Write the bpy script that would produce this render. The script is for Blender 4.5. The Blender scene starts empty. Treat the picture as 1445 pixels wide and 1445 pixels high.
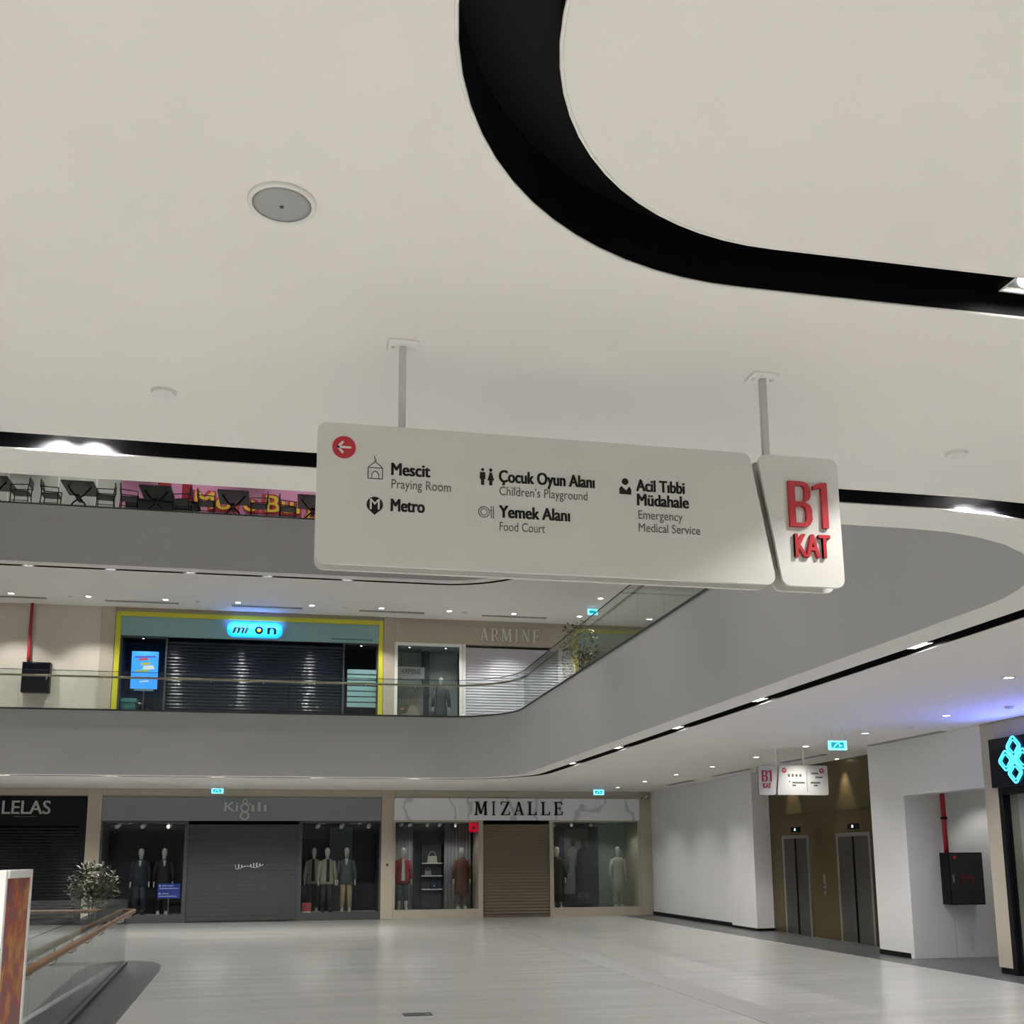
import bpy, bmesh, math, random
from mathutils import Vector, Matrix
from mathutils.geometry import tessellate_polygon
random.seed(7)
R = math.radians
scene = bpy.context.scene
col = scene.collection

# ------------------------------------------------------------------ camera
EYE = 1.7
F_PX, CX, CY, W_PX = 1500.0, 722.5, 940.8, 1445.0
YAW, PITCH, ROLL = 0.2029, 0.1777, -0.006
_f = Vector((math.sin(YAW) * math.cos(PITCH), math.cos(YAW) * math.cos(PITCH), math.sin(PITCH)))
_r0 = Vector((math.cos(YAW), -math.sin(YAW), 0)); _u0 = _r0.cross(_f)
_r = math.cos(ROLL) * _r0 + math.sin(ROLL) * _u0
_u = -math.sin(ROLL) * _r0 + math.cos(ROLL) * _u0
cd = bpy.data.cameras.new('camera'); cam = bpy.data.objects.new('camera', cd); col.objects.link(cam)
cd.sensor_width = 36.0; cd.lens = F_PX / W_PX * 36.0; cd.shift_y = (CY - 722.5) / W_PX
cd.clip_start = 0.05; cd.clip_end = 200
m = Matrix((_r, _u, -_f)).transposed().to_4x4(); m.translation = (0, 0, EYE); cam.matrix_world = m
scene.camera = cam

# ------------------------------------------------------------------ world, exposure
world = bpy.data.worlds.new('world'); scene.world = world; world.use_nodes = True
bg = world.node_tree.nodes['Background']
bg.inputs[0].default_value = (1.0, 0.965, 0.92, 1); bg.inputs[1].default_value = 0.05
vs = scene.view_settings
vs.view_transform = 'Standard'; vs.look = 'None'; vs.gamma = 1.0; vs.use_curve_mapping = False
vs.exposure = 0.62
SLOT_W, DOWN_W, L1_W, L2_W, BACK_W = 60.0, 125.0, 150.0, 480.0, 255.0      # lamp powers

# ------------------------------------------------------------------ materials
def mat(name, c, rough=0.6, metal=0.0, var=0.0, vscale=4.0, bump=0.0, bscale=60.0, emit=None, es=0.0, spec=0.5, stretch=None, coat=0.0):
    mt = bpy.data.materials.new(name); mt.use_nodes = True
    nt = mt.node_tree; b = nt.nodes['Principled BSDF']
    b.inputs['Base Color'].default_value = (*c, 1); b.inputs['Roughness'].default_value = rough
    b.inputs['Metallic'].default_value = metal; b.inputs['Specular IOR Level'].default_value = spec
    b.inputs['Coat Weight'].default_value = coat
    if emit:
        b.inputs['Emission Color'].default_value = (*emit, 1); b.inputs['Emission Strength'].default_value = es
    if var or bump:
        tc = nt.nodes.new('ShaderNodeTexCoord'); mp = nt.nodes.new('ShaderNodeMapping')
        nt.links.new(tc.outputs['Object'], mp.inputs['Vector'])
        if stretch: mp.inputs['Scale'].default_value = stretch
    if var:
        n = nt.nodes.new('ShaderNodeTexNoise'); n.inputs['Scale'].default_value = vscale; n.inputs['Detail'].default_value = 5
        nt.links.new(mp.outputs[0], n.inputs['Vector'])
        rp = nt.nodes.new('ShaderNodeValToRGB')
        rp.color_ramp.elements[0].position = .3; rp.color_ramp.elements[1].position = .7
        rp.color_ramp.elements[0].color = (*[max(0, v * (1 - var)) for v in c], 1)
        rp.color_ramp.elements[1].color = (*[min(1, v * (1 + var)) for v in c], 1)
        nt.links.new(n.outputs['Fac'], rp.inputs['Fac']); nt.links.new(rp.outputs['Color'], b.inputs['Base Color'])
    if bump:
        n2 = nt.nodes.new('ShaderNodeTexNoise'); n2.inputs['Scale'].default_value = bscale
        nt.links.new(mp.outputs[0], n2.inputs['Vector'])
        bp = nt.nodes.new('ShaderNodeBump'); bp.inputs['Strength'].default_value = bump; bp.inputs['Distance'].default_value = .01
        nt.links.new(n2.outputs['Fac'], bp.inputs['Height']); nt.links.new(bp.outputs['Normal'], b.inputs['Normal'])
    return mt

def glass_mat(name, tint=(0.86, 0.93, 0.91), gloss=0.0, rough=0.02, ior=1.45):
    mt = bpy.data.materials.new(name); mt.use_nodes = True; nt = mt.node_tree; nt.nodes.clear()
    o = nt.nodes.new('ShaderNodeOutputMaterial'); mx = nt.nodes.new('ShaderNodeMixShader')
    t = nt.nodes.new('ShaderNodeBsdfTransparent'); g = nt.nodes.new('ShaderNodeBsdfGlossy')
    fr = nt.nodes.new('ShaderNodeFresnel'); fr.inputs['IOR'].default_value = ior
    ad = nt.nodes.new('ShaderNodeMath'); ad.operation = 'ADD'; ad.inputs[1].default_value = gloss
    t.inputs['Color'].default_value = (*tint, 1); g.inputs['Roughness'].default_value = rough
    ge = nt.nodes.new('ShaderNodeNewGeometry'); bf = nt.nodes.new('ShaderNodeMath'); bf.operation = 'MULTIPLY_ADD'   # same reflectance on both faces of the pane
    bf.inputs[1].default_value = 1 / ior - ior; bf.inputs[2].default_value = ior
    nt.links.new(ge.outputs['Backfacing'], bf.inputs[0]); nt.links.new(bf.outputs[0], fr.inputs['IOR'])
    nt.links.new(fr.outputs[0], ad.inputs[0]); nt.links.new(ad.outputs[0], mx.inputs['Fac'])
    nt.links.new(t.outputs[0], mx.inputs[1]); nt.links.new(g.outputs[0], mx.inputs[2]); nt.links.new(mx.outputs[0], o.inputs['Surface'])
    return mt

def marble_mat():
    mt = mat('marble', (.62, .63, .66), .3)
    nt = mt.node_tree; b = nt.nodes['Principled BSDF']
    tc = nt.nodes.new('ShaderNodeTexCoord'); w = nt.nodes.new('ShaderNodeTexWave'); w.wave_type = 'BANDS'
    w.inputs['Scale'].default_value = .35; w.inputs['Distortion'].default_value = 14; w.inputs['Detail'].default_value = 4
    w.inputs['Detail Scale'].default_value = 1.2
    rp = nt.nodes.new('ShaderNodeValToRGB'); rp.color_ramp.elements[0].position = 0.0; rp.color_ramp.elements[1].position = .05
    rp.color_ramp.elements[0].color = (.55, .56, .59, 1); rp.color_ramp.elements[1].color = (.80, .81, .85, 1)
    nt.links.new(tc.outputs['Object'], w.inputs['Vector']); nt.links.new(w.outputs['Fac'], rp.inputs['Fac'])
    nt.links.new(rp.outputs['Color'], b.inputs['Base Color'])
    return mt

M = dict(
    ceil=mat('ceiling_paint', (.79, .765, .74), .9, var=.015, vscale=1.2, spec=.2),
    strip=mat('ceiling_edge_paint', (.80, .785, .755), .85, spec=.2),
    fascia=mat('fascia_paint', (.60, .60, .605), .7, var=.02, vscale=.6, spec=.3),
    slot=mat('slot_black', (.0035, .0035, .005), .5, spec=.2),
    wall=mat('white_wall_paint', (.74, .74, .74), .8, var=.015, vscale=1.5, spec=.25),
    cream=mat('cream_wall_paint', (.62, .57, .49), .75, var=.03, vscale=1.5),
    tan=mat('tan_panel', (.47, .42, .335), .6, var=.03, vscale=2),
    floor=mat('polished_floor', (.40, .40, .382), .22, var=.09, vscale=1.0, stretch=(.35, 3.0, 1), spec=.45),
    floor2=mat('polished_floor_warm', (.40, .395, .37), .2, var=.08, vscale=1.2, stretch=(3.0, .5, 1), spec=.45),
    fjoint=mat('floor_joint', (.30, .30, .29), .35),
    fdark=mat('dark_floor', (.085, .09, .092), .3, var=.12, vscale=3),
    black=mat('black_paint', (.007, .007, .009), .45, spec=.2),
    blackgloss=mat('black_gloss', (.006, .006, .01), .2, spec=.25),
    darkgrey=mat('dark_grey', (.055, .062, .066), .55),
    kgrey=mat('slate_grey_panel', (.225, .24, .26), .5, var=.03, vscale=2),
    kshut=mat('charcoal_shutter', (.042, .048, .052), .6, var=.06, vscale=3),
    lshut=mat('black_shutter', (.006, .006, .008), .2, spec=.28),
    mshut=mat('navy_shutter', (.009, .014, .026), .16, spec=.28),
    tshut=mat('taupe_shutter', (.16, .13, .09), .5),
    ashut=mat('lilac_grey_shutter', (.50, .50, .55), .42, metal=.1),
    marble=marble_mat(),
    teal=mat('teal_panel', (.25, .42, .44), .5, var=.04, vscale=2),
    yellow=mat('yellow_frame', (.62, .60, .04), .4),
    white=mat('white_paint', (.80, .79, .77), .45),
    signface=mat('sign_face', (.585, .575, .55), .38, spec=.4),
    signedge=mat('sign_edge', (.30, .29, .28), .5),
    ink=mat('ink_black', (.012, .012, .012), .6, spec=.2), ink2=mat('ink_grey', (.10, .098, .095), .5),
    red=mat('red_acrylic', (.42, .012, .025), .3), redpipe=mat('red_pipe', (.42, .02, .03), .4),
    chrome=mat('brushed_steel', (.55, .54, .52), .28, metal=1), steel=mat('lift_steel', (.20, .195, .19), .32, metal=1, var=.08, vscale=3, stretch=(1, 1, .1)),
    bronze=mat('bronze_panel', (.115, .085, .035), .3, metal=.45, var=.05, vscale=2),
    wood=mat('wood_rail', (.25, .14, .075), .35, var=.25, vscale=12, stretch=(1, .1, 1)),
    glass=glass_mat('clear_glass', (.93, .965, .955), .01), shopglass=glass_mat('shop_glass', (.88, .91, .91), .0, ior=1.3),
    lamp=mat('lamp_lens', (1, 1, 1), .4, emit=(1, .97, .93), es=14), 
    greyplastic=mat('grey_plastic', (.36, .37, .37), .6, bump=.25, bscale=900), whiteplastic=mat('white_plastic', (.72, .70, .68), .5),
    skin=mat('mannequin_white', (.62, .60, .54), .5), 
    neon=mat('neon_cyan', (.1, .5, .7), .4, emit=(.06, .62, .92), es=1.5), neonblue=mat('neon_blue_halo', (.05, .2, .6), .4, emit=(.0, .22, 1.0), es=2.2),
    exitlit=mat('exit_lit_cyan', (.3, .8, .9), .4, emit=(.18, .72, 1.0), es=1.1), exitgreen=mat('exit_green', (.0, .25, .25), .4, emit=(.0, .22, .26), es=1.0),
    pink=mat('pink_wall', (.62, .28, .46), .8, var=.03), foodgrey=mat('food_hall_panel', (.50, .53, .49), .7, var=.04),
    leaf=mat('leaf', (.05, .07, .03), .5, var=.4, vscale=14), soil=mat('soil', (.05, .035, .025), .9),
    pot=mat('planter_grey', (.12, .12, .12), .6),
)
def cm(name, c, rough=.7, **k): return mat(name, c, rough, **k)

# ------------------------------------------------------------------ mesh helpers
class MB:
    def __init__(s): s.v = []; s.f = []; s.smooth = []
    def add(s, vs, fs, smooth=False):
        o = len(s.v); s.v += [tuple(p) for p in vs]; s.f += [tuple(i + o for i in f) for f in fs]; s.smooth += [smooth] * len(fs); return s
    def box(s, x0, x1, y0, y1, z0, z1):
        if x0 > x1: x0, x1 = x1, x0
        if y0 > y1: y0, y1 = y1, y0
        if z0 > z1: z0, z1 = z1, z0
        return s.add([(x0, y0, z0), (x1, y0, z0), (x1, y1, z0), (x0, y1, z0), (x0, y0, z1), (x1, y0, z1), (x1, y1, z1), (x0, y1, z1)],
                     [(0, 3, 2, 1), (4, 5, 6, 7), (0, 1, 5, 4), (1, 2, 6, 5), (2, 3, 7, 6), (3, 0, 4, 7)])
    def prism(s, poly, d0, d1, plane='xz', bevel=0.0):
        # poly: 2D counter-clockwise list; plane 'xz' extrudes along y, 'xy' along z, 'yz' along x
        def P(a, b, d): return {'xz': (a, d, b), 'xy': (a, b, d), 'yz': (d, a, b)}[plane]
        n = len(poly); vs = [P(a, b, d0) for a, b in poly] + [P(a, b, d1) for a, b in poly]
        tri = tessellate_polygon([[Vector((a, b, 0)) for a, b in poly]])
        fs = [tuple(t) for t in tri] + [tuple(i + n for i in reversed(t)) for t in tri]
        fs += [(i, (i + 1) % n, n + (i + 1) % n, n + i) for i in range(n)]
        return s.add(vs, fs)
    def tube(s, pts, r, n=8, closed=False, cap=True):
        pts = [Vector(p) for p in pts]; k = len(pts); rs = r if isinstance(r, (list, tuple)) else [r] * k
        vs = []; up = None
        for i, p in enumerate(pts):
            a = pts[(i - 1) % k] if (closed or i > 0) else p; b = pts[(i + 1) % k] if (closed or i < k - 1) else p
            t = (b - a).normalized()
            if up is None: up = Vector((0, 0, 1)) if abs(t.z) < .9 else Vector((1, 0, 0))
            x = t.cross(up); 
            if x.length < 1e-5: x = t.cross(Vector((0, 1, 0)))
            x.normalize(); y = x.cross(t).normalized(); up = y
            for j in range(n):
                an = 2 * math.pi * j / n; vs.append(p + (x * math.cos(an) + y * math.sin(an)) * rs[i])
        fs = []
        for i in range(k if closed else k - 1):
            i2 = (i + 1) % k
            for j in range(n): fs.append((i * n + j, i * n + (j + 1) % n, i2 * n + (j + 1) % n, i2 * n + j))
        s.add(vs, fs, True)
        if cap and not closed:
            o = len(s.v) - len(vs)
            s.f.append(tuple(o + j for j in range(n))); s.f.append(tuple(o + (k - 1) * n + j for j in reversed(range(n)))); s.smooth += [False, False]
        return s
    def loft(s, rings, n=14, cap=True):
        # rings: (cx, cy, z, rx, ry)
        vs = []
        for cx, cy, z, rx, ry in rings:
            for j in range(n):
                an = 2 * math.pi * j / n; vs.append((cx + rx * math.cos(an), cy + ry * math.sin(an), z))
        fs = []; k = len(rings)
        for i in range(k - 1):
            for j in range(n): fs.append((i * n + j, i * n + (j + 1) % n, (i + 1) * n + (j + 1) % n, (i + 1) * n + j))
        s.add(vs, fs, True)
        if cap:
            o = len(s.v) - len(vs); s.f.append(tuple(o + j for j in reversed(range(n)))); s.f.append(tuple(o + (k - 1) * n + j for j in range(n))); s.smooth += [False, False]
        return s
    def disc(s, cx, cy, z0, z1, r, n=28, axis='z'):
        poly = [(cx + r * math.cos(2 * math.pi * i / n), cy + r * math.sin(2 * math.pi * i / n)) for i in range(n)]
        return s.prism(poly, z0, z1, {'z': 'xy', 'y': 'xz', 'x': 'yz'}[axis])
    def ring(s, cx, cz, r0, r1, d0, d1, n=28, plane='xz'):
        def P(a, b, d): return {'xz': (a, d, b), 'xy': (a, b, d), 'yz': (d, a, b)}[plane]
        vs = []
        for r, d in ((r1, d0), (r1, d1), (r0, d1), (r0, d0)):
            for i in range(n):
                an = 2 * math.pi * i / n; vs.append(P(cx + r * math.cos(an), cz + r * math.sin(an), d))
        fs = []
        for q in range(4):
            for i in range(n): fs.append((q * n + i, q * n + (i + 1) % n, ((q + 1) % 4) * n + (i + 1) % n, ((q + 1) % 4) * n + i))
        return s.add(vs, fs)
    def mesh(s, name, mt):
        me = bpy.data.meshes.new(name); me.from_pydata(s.v, [], s.f)
        me.polygons.foreach_set('use_smooth', s.smooth)
        bm = bmesh.new(); bm.from_mesh(me); bmesh.ops.recalc_face_normals(bm, faces=bm.faces); bm.to_mesh(me); bm.free()
        if mt is not None: me.materials.append(mt)
        me.update(); return me
    def build(s, name, mt, parent=None, bevel=0.0):
        o = bpy.data.objects.new(name, s.mesh(name, mt)); col.objects.link(o)
        if parent: o.parent = parent
        if bevel:
            b = o.modifiers.new('bevel', 'BEVEL'); b.width = bevel; b.segments = 2; b.limit_method = 'ANGLE'; b.angle_limit = R(40)
        return o
def tag(o, label=None, cat=None, group=None, kind=None):
    if label: o['label'] = label
    if cat: o['category'] = cat
    if group: o['group'] = group
    if kind: o['kind'] = kind
    return o
def thing(name, loc, label, cat, group=None, rz=0.0):
    o = bpy.data.objects.new(name, None); col.objects.link(o); o.location = loc; o.rotation_euler = (0, 0, rz); o.empty_display_size = .1
    return tag(o, label, cat, group)
def st(o): return tag(o, kind='structure')
def place(name, me, parent, loc=(0, 0, 0), rot=(0, 0, 0)):
    o = bpy.data.objects.new(name, me); col.objects.link(o); o.parent = parent; o.location = loc; o.rotation_euler = rot; return o
def copy_tree(o, parent=None):
    c = o.copy(); col.objects.link(c); c.parent = parent
    for ch in list(o.children): copy_tree(ch, c)
    return c
def rrect(x0, x1, y0, y1, r, n=10):
    if not isinstance(r, (tuple, list)): r = (r,) * 4
    pts = []
    for (cx, cy, rr, a0) in ((x1 - r[0], y0 + r[0], r[0], -90), (x1 - r[1], y1 - r[1], r[1], 0), (x0 + r[2], y1 - r[2], r[2], 90), (x0 + r[3], y0 + r[3], r[3], 180)):
        for i in range(n + 1):
            a = R(a0 + 90 * i / n); pts.append((cx + rr * math.cos(a), cy + rr * math.sin(a)))
    return pts
def round_poly(pts, r, n=6):
    out = []; k = len(pts)
    for i in range(k):
        p = Vector(pts[i]); a = (Vector(pts[i - 1]) - p).normalized(); b = (Vector(pts[(i + 1) % k]) - p).normalized()
        ang = a.angle(b); d = r / math.tan(ang / 2); c = p + (a + b).normalized() * (r / math.sin(ang / 2))
        s0 = p + a * d - c; s1 = p + b * d - c
        a0 = math.atan2(s0.y, s0.x); da = (math.atan2(s1.y, s1.x) - a0 + math.pi) % (2 * math.pi) - math.pi
        for j in range(n + 1): t = a0 + da * j / n; out.append((c.x + r * math.cos(t), c.y + r * math.sin(t)))
    return out
def sheet(mb, loops, z, flip=False):
    pts = [p for l in loops for p in l]
    tri = tessellate_polygon([[Vector((a, b, 0)) for a, b in l] for l in loops])
    return mb.add([(a, b, z) for a, b in pts], [tuple(t) for t in tri])
def skirt(mb, l0, z0, l1, z1, closed=True, smooth=False):
    n = len(l0); k = n if closed else n - 1
    return mb.add([(a, b, z0) for a, b in l0] + [(a, b, z1) for a, b in l1], [(i, (i + 1) % n, n + (i + 1) % n, n + i) for i in range(k)], smooth)

# text: fitted so that capitals are `cap` tall and the line runs x0..x1
_caph = {}
def text_mesh(body, bold=0.0, depth=.001, shear=0.0):
    c = bpy.data.curves.new('txt', 'FONT'); c.body = body; c.size = 1; c.extrude = depth; c.offset = bold; c.shear = shear; c.resolution_u = 4
    o = bpy.data.objects.new('txt', c); col.objects.link(o)
    me = bpy.data.meshes.new_from_object(o.evaluated_get(bpy.context.evaluated_depsgraph_get()))
    bpy.data.objects.remove(o); bpy.data.curves.remove(c); return me
def lettering(body, x0, x1, base, cap, y, mt, parent, name='lettering', bold=0.0, thick=.002, facing='-y', label=None, shear=0.0):
    me = text_mesh(body, 0.0, .5, shear)
    if 'H' not in _caph:
        h = text_mesh('H', 0, .5); _caph['H'] = max(v.co.y for v in h.vertices); bpy.data.meshes.remove(h)
    xs = [v.co.x for v in me.vertices]; a, b = min(xs), max(xs); sx = abs(x1 - x0) / (b - a); sz = cap / _caph['H']
    for v in me.vertices:
        px = (v.co.x - a) * sx; pz = v.co.y * sz + base; pd = (v.co.z + .5) * thick
        v.co = (x0 + px, y - pd, pz) if facing == '-y' else (y - pd, x0 - px, pz)
    if bold > 0:
        bm = bmesh.new(); w = bold * cap / .7
        for k in ((0, 0), (1, .6), (-1, .6), (1, -.6), (-1, -.6)):
            o0 = len(bm.verts); bm.from_mesh(me); bm.verts.ensure_lookup_table()
            for v in bm.verts[o0:]:
                if facing == '-y': v.co.x += w * k[0]; v.co.y -= thick * .02 * (k[0] + 2 * k[1])
                else: v.co.y += w * k[0]
                v.co.z += w * k[1] * .6
        bm.to_mesh(me); bm.free()
    me.materials.clear(); me.materials.append(mt)
    o = bpy.data.objects.new(name, me); col.objects.link(o); o.parent = parent
    if parent is not None: o.matrix_parent_inverse = parent.matrix_basis.inverted()
    if label: o['label'] = label
    return o
def wpart(mb, name, mt, parent, bevel=0.0):
    """part given in world coordinates under a thing that is not rotated"""
    o = mb.build(name, mt, None, bevel); o.parent = parent; o.matrix_parent_inverse = parent.matrix_basis.inverted(); return o

SERIF = {  # stroke letters: (x0,z0,x1,z1,width) in a unit box; width measured horizontally; H = horizontal bar
    'I': [(.5, 0, .5, 1, .17), ('H', .26, .74, 0, .05), ('H', .26, .74, .95, 1)],
    'L': [(.3, 0, .3, 1, .17), ('H', .08, .92, 0, .06), ('H', .08, .52, .95, 1), (.88, .0, .92, .26, .07)],
    'E': [(.28, 0, .28, 1, .17), ('H', .06, .88, 0, .06), ('H', .06, .86, .94, 1), ('H', .3, .68, .48, .54), (.84, 0, .9, .26, .07), (.82, 1, .84, .78, .07), (.66, .4, .66, .62, .06)],
    'Z': [('H', .1, .9, .94, 1), ('H', .08, .92, 0, .06), (.2, .03, .8, .97, .2), (.88, .0, .92, .26, .07), (.12, 1, .1, .76, .07)],
    'A': [(.14, 0, .5, 1, .08), (.86, 0, .5, 1, .18), ('H', .27, .7, .3, .36), ('H', .0, .3, 0, .05), ('H', .64, 1.04, 0, .05)],
    'M': [(.12, 0, .16, 1, .07), (.2, 1, .5, .08, .17), (.5, .08, .8, 1, .07), (.84, 1, .88, 0, .17), ('H', -.02, .26, 0, .05), ('H', .72, 1.02, 0, .05), ('H', -.02, .24, .95, 1), ('H', .78, 1.02, .95, 1)],
    'N': [(.16, 0, .16, 1, .07), (.18, 1, .84, 0, .18), (.84, 0, .84, 1, .07), ('H', .02, .3, 0, .05), ('H', .0, .28, .95, 1), ('H', .7, .98, .95, 1)],
    'R': [(.24, 0, .24, 1, .17), ('H', .04, .46, 0, .05), ('H', .04, .6, .94, 1), ('H', .24, .6, .46, .52), (.5, .48, .84, 0, .17), ('H', .74, 1.0, 0, .05),
          (.6, .97, .74, .86, .1), (.74, .9, .74, .6, .16), (.74, .62, .6, .49, .1)],
}
def serif_word(word, x0, x1, z0, z1, y, thick, mt, parent):
    k = len(word); gap = .28; wts = [.62 if c == 'I' else 1.15 if c == 'M' else .95 for c in word]
    u = (x1 - x0) / (sum(wts) + gap * (k - 1)); x = x0; h = z1 - z0
    for c, w in zip(word, wts):
        mb = MB(); lw = u * w
        for q in SERIF[c]:
            if q[0] == 'H': mb.box(x + q[1] * lw, x + q[2] * lw, y - thick, y, z0 + q[3] * h, z0 + q[4] * h)
            else:
                a, b, cc, d, t = q; t = t * lw / 2
                if b > d: a, b, cc, d = cc, d, a, b
                mb.prism([(x + a * lw - t, z0 + b * h), (x + a * lw + t, z0 + b * h), (x + cc * lw + t, z0 + d * h), (x + cc * lw - t, z0 + d * h)], y - thick, y)
        wpart(mb, 'letter', mt, parent); x += lw + gap * u

# ------------------------------------------------------------------ the setting
H1, F1, H2, F2, H3 = 3.64, 5.20, 8.76, 10.20, 13.8       # ceiling, upper floor, upper ceiling, food hall floor, roof
XL, XR, YN, YF = -15.0, 10.65, -13.0, 31.0
hole_b = rrect(-13.5, 5.33, 5.556, 25.95, 1.75)           # lower edge of the atrium opening
hole_t = rrect(-13.5, 5.33, 5.556, 26.45, 1.75)
slot_i = rrect(-13.87, 5.69, 5.20, 26.30, 2.1)
slot_o = rrect(-14.09, 5.92, 4.975, 26.53, 2.32)
ring_o = rrect(0.31, 6.5, -2.6, 3.17, 1.16, 16); ring_i = rrect(0.565, 6.245, -2.345, 2.915, .905, 16)
outer = [(XL, YN), (13.2, YN), (13.2, YF + 2.2), (XL, YF + 2.2)]

mb = MB(); sheet(mb, [[(XL, YN), (13.2, YN), (13.2, 33.2), (XL, 33.2)], [(-2.72, 4.0), (-6.6, 4.0), (-6.6, 19.05), (-2.72, 19.05)]], 0)
floor_o = st(mb.build('floor', M['floor']))
mb = MB(); mb.box(4.86, 5.36, 3.0, 26.0, 0.0, .003)
st(mb.build('floor_band', M['fjoint']))
mb = MB(); mb.prism([(9.62, 3), (13.1, 3), (13.1, 30.9), (9.62, 30.9)], 0, .004, 'xy')
st(mb.build('floor_border', M['fdark']))
mb = MB(); mb.prism([(-1.46, 3.5), (-1.95, 17.9), (-2.02, 18.7), (-2.2, 19.35), (-2.6, 19.75), (-3.1, 19.8), (-6.7, 19.8), (-6.7, 19.04), (-2.72, 19.04), (-2.72, 3.5)], 0, .004, 'xy')
st(mb.build('floor_border_void', M['fdark']))
mb = MB(); mb.box(-6.6, -6.5, 4, 19.05, -1.4, -.001); mb.box(-6.6, -2.72, 18.95, 19.05, -1.4, -.001); mb.box(-2.82, -2.72, 4, 19.05, -1.4, -.001); mb.box(-6.6, -2.72, 4, 4.1, -1.4, -.001)
st(mb.build('wall_void', M['fascia']))
mb = MB(); sheet(mb, [[(-14, 0), (6, 0), (6, 26), (-14, 26)]], -4.6); st(mb.build('floor_lower', M['floor2']))

# ceiling over the corridor with the slot recesses
mb = MB()
sheet(mb, [outer, list(slot_o), list(ring_o)], H1)
st(mb.build('ceiling', M['ceil']))
mb = MB(); sheet(mb, [ring_i], H1); c2 = st(mb.build('ceiling_island', M['ceil']))
mb = MB(); sheet(mb, [slot_i, hole_b], H1); st(mb.build('ceiling_edge', M['strip']))
def channel(name, lo, li, depth):
    b = MB(); skirt(b, lo, H1, lo, H1 + depth, smooth=True); skirt(b, li, H1, li, H1 + depth, smooth=True); sheet(b, [lo, li], H1 + depth)
    return st(b.build(name, M['slot']))
channel('trim_1', slot_o, slot_i, .18); channel('trim_2', ring_o, ring_i, .20)
def lip(name, l, grow):
    # thin white metal bead along a slot edge
    b = MB(); b.tube([(x, y, H1 + .001) for x, y in l], .006, 6, closed=True); return st(b.build(name, M['strip']))
lip('trim_3', slot_o, 1); lip('trim_4', slot_i, 1); lip('trim_5', ring_o, 1); lip('trim_6', ring_i, 1)
# atrium fascias
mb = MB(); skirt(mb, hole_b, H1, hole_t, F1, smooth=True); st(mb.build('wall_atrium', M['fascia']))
hole2 = rrect(-13.5, 5.45, 5.2, 26.45, 1.9); s2i = rrect(-13.8, 5.75, 4.9, 26.78, 2.2); s2o = rrect(-13.93, 5.88, 4.77, 26.93, 2.33)
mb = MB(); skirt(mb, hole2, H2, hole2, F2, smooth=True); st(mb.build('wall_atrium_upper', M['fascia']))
mb = MB(); sheet(mb, [outer, list(hole_t)], F1); st(mb.build('floor_upper', M['floor']))
mb = MB(); sheet(mb, [outer, list(s2o)], H2); st(mb.build('ceiling_upper', M['ceil']))
mb = MB(); sheet(mb, [s2i, hole2], H2); st(mb.build('ceiling_upper_edge', M['strip']))
b = MB(); skirt(b, s2o, H2, s2o, H2 + .15); skirt(b, s2i, H2, s2i, H2 + .15); sheet(b, [s2o, s2i], H2 + .15); st(b.build('trim_7', M['slot']))
mb = MB(); sheet(mb, [outer, list(hole2)], F2); st(mb.build('floor_food_hall', M['floor2']))
mb = MB(); sheet(mb, [outer], H3); st(mb.build('ceiling_roof', M['ceil']))
# dark bead on top of the fascias that holds the glass
for nm, l, z in (('trim_8', hole_t, F1), ('trim_9', hole2, F2)):
    b = MB(); b.tube([(x, y, z + .012) for x, y in l], .022, 6, closed=True); st(b.build(nm, M['darkgrey']))

# far wall, lower level: pillars, head band, back of the shops
mb = MB()
for a, c in ((XL, -14.6), (-5.49, -5.11), (2.52, 2.87), (10.27, 10.66)): mb.box(a, c, YF - .02, YF + .35, 0, H1 - .001)
mb.box(XL, 10.66, YF, YF + .35, 3.42, H1 - .001)
st(mb.build('wall_far', M['tan'], bevel=.01))
mb = MB(); mb.box(XL, 13.2, YF + 2.0, YF + 2.1, 0, H2); st(mb.build('wall_far_back', M['darkgrey']))
# far wall, upper level
mb = MB()
mb.box(XL, -5.04, YF, YF + .3, F1 + .001, H2 - .001)
st(mb.build('wall_far_upper', M['cream']))
mb = MB()
mb.box(-5.42, -5.045, YF - .05, YF + .3, F1 + .001, H2 - .001); mb.box(2.49, 2.83, YF - .05, YF + .3, F1 + .001, H2 - .001)
mb.box(-5.04, 2.49, YF, YF + .3, 8.62, H2 - .001); mb.box(2.83, 10.66, YF - .02, YF + .3, 8.02, H2 - .001); mb.box(8.4, 10.66, YF - .03, YF + .3, F1 + .001, 8.02)
st(mb.build('wall_far_upper_frame', M['tan'], bevel=.008))
mb = MB(); mb.box(2.95, 10.3, YF - .045, YF - .02, 8.60, 8.64); st(mb.build('trim_10', M['tan']))
# walls behind and to the left of the photographer
mb = MB(); mb.box(XL - .1, 13.2, YN - .1, YN, 0, H3); st(mb.build('wall_back', M['kgrey']))
mb = MB(); mb.box(XL - .1, XL, YN, YF + 2.2, -4.6, H3); st(mb.build('wall_left', M['wall']))
mb = MB(); mb.box(13.2, 13.3, YN - .1, YF + 2.2, 0, H3); st(mb.build('wall_right_outer', M['wall']))
# food hall back wall
mb = MB(); mb.box(XL, -4.98, 30, 30.1, F2 + .001, H3); st(mb.build('wall_food_hall', M['foodgrey']))
for k, x in enumerate((-9.6, -7.9, -6.62, -5.62)):
    b = MB(); b.box(x, x + .03, 29.98, 30.0, F2 + .01, H3 - .01); st(b.build('trim_%d' % (11 + k), M['strip']))
mb = MB(); mb.box(-4.98, 13, 30, 30.1, F2 + .001, H3); st(mb.build('wall_food_hall_pink', M['pink']))

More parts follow.
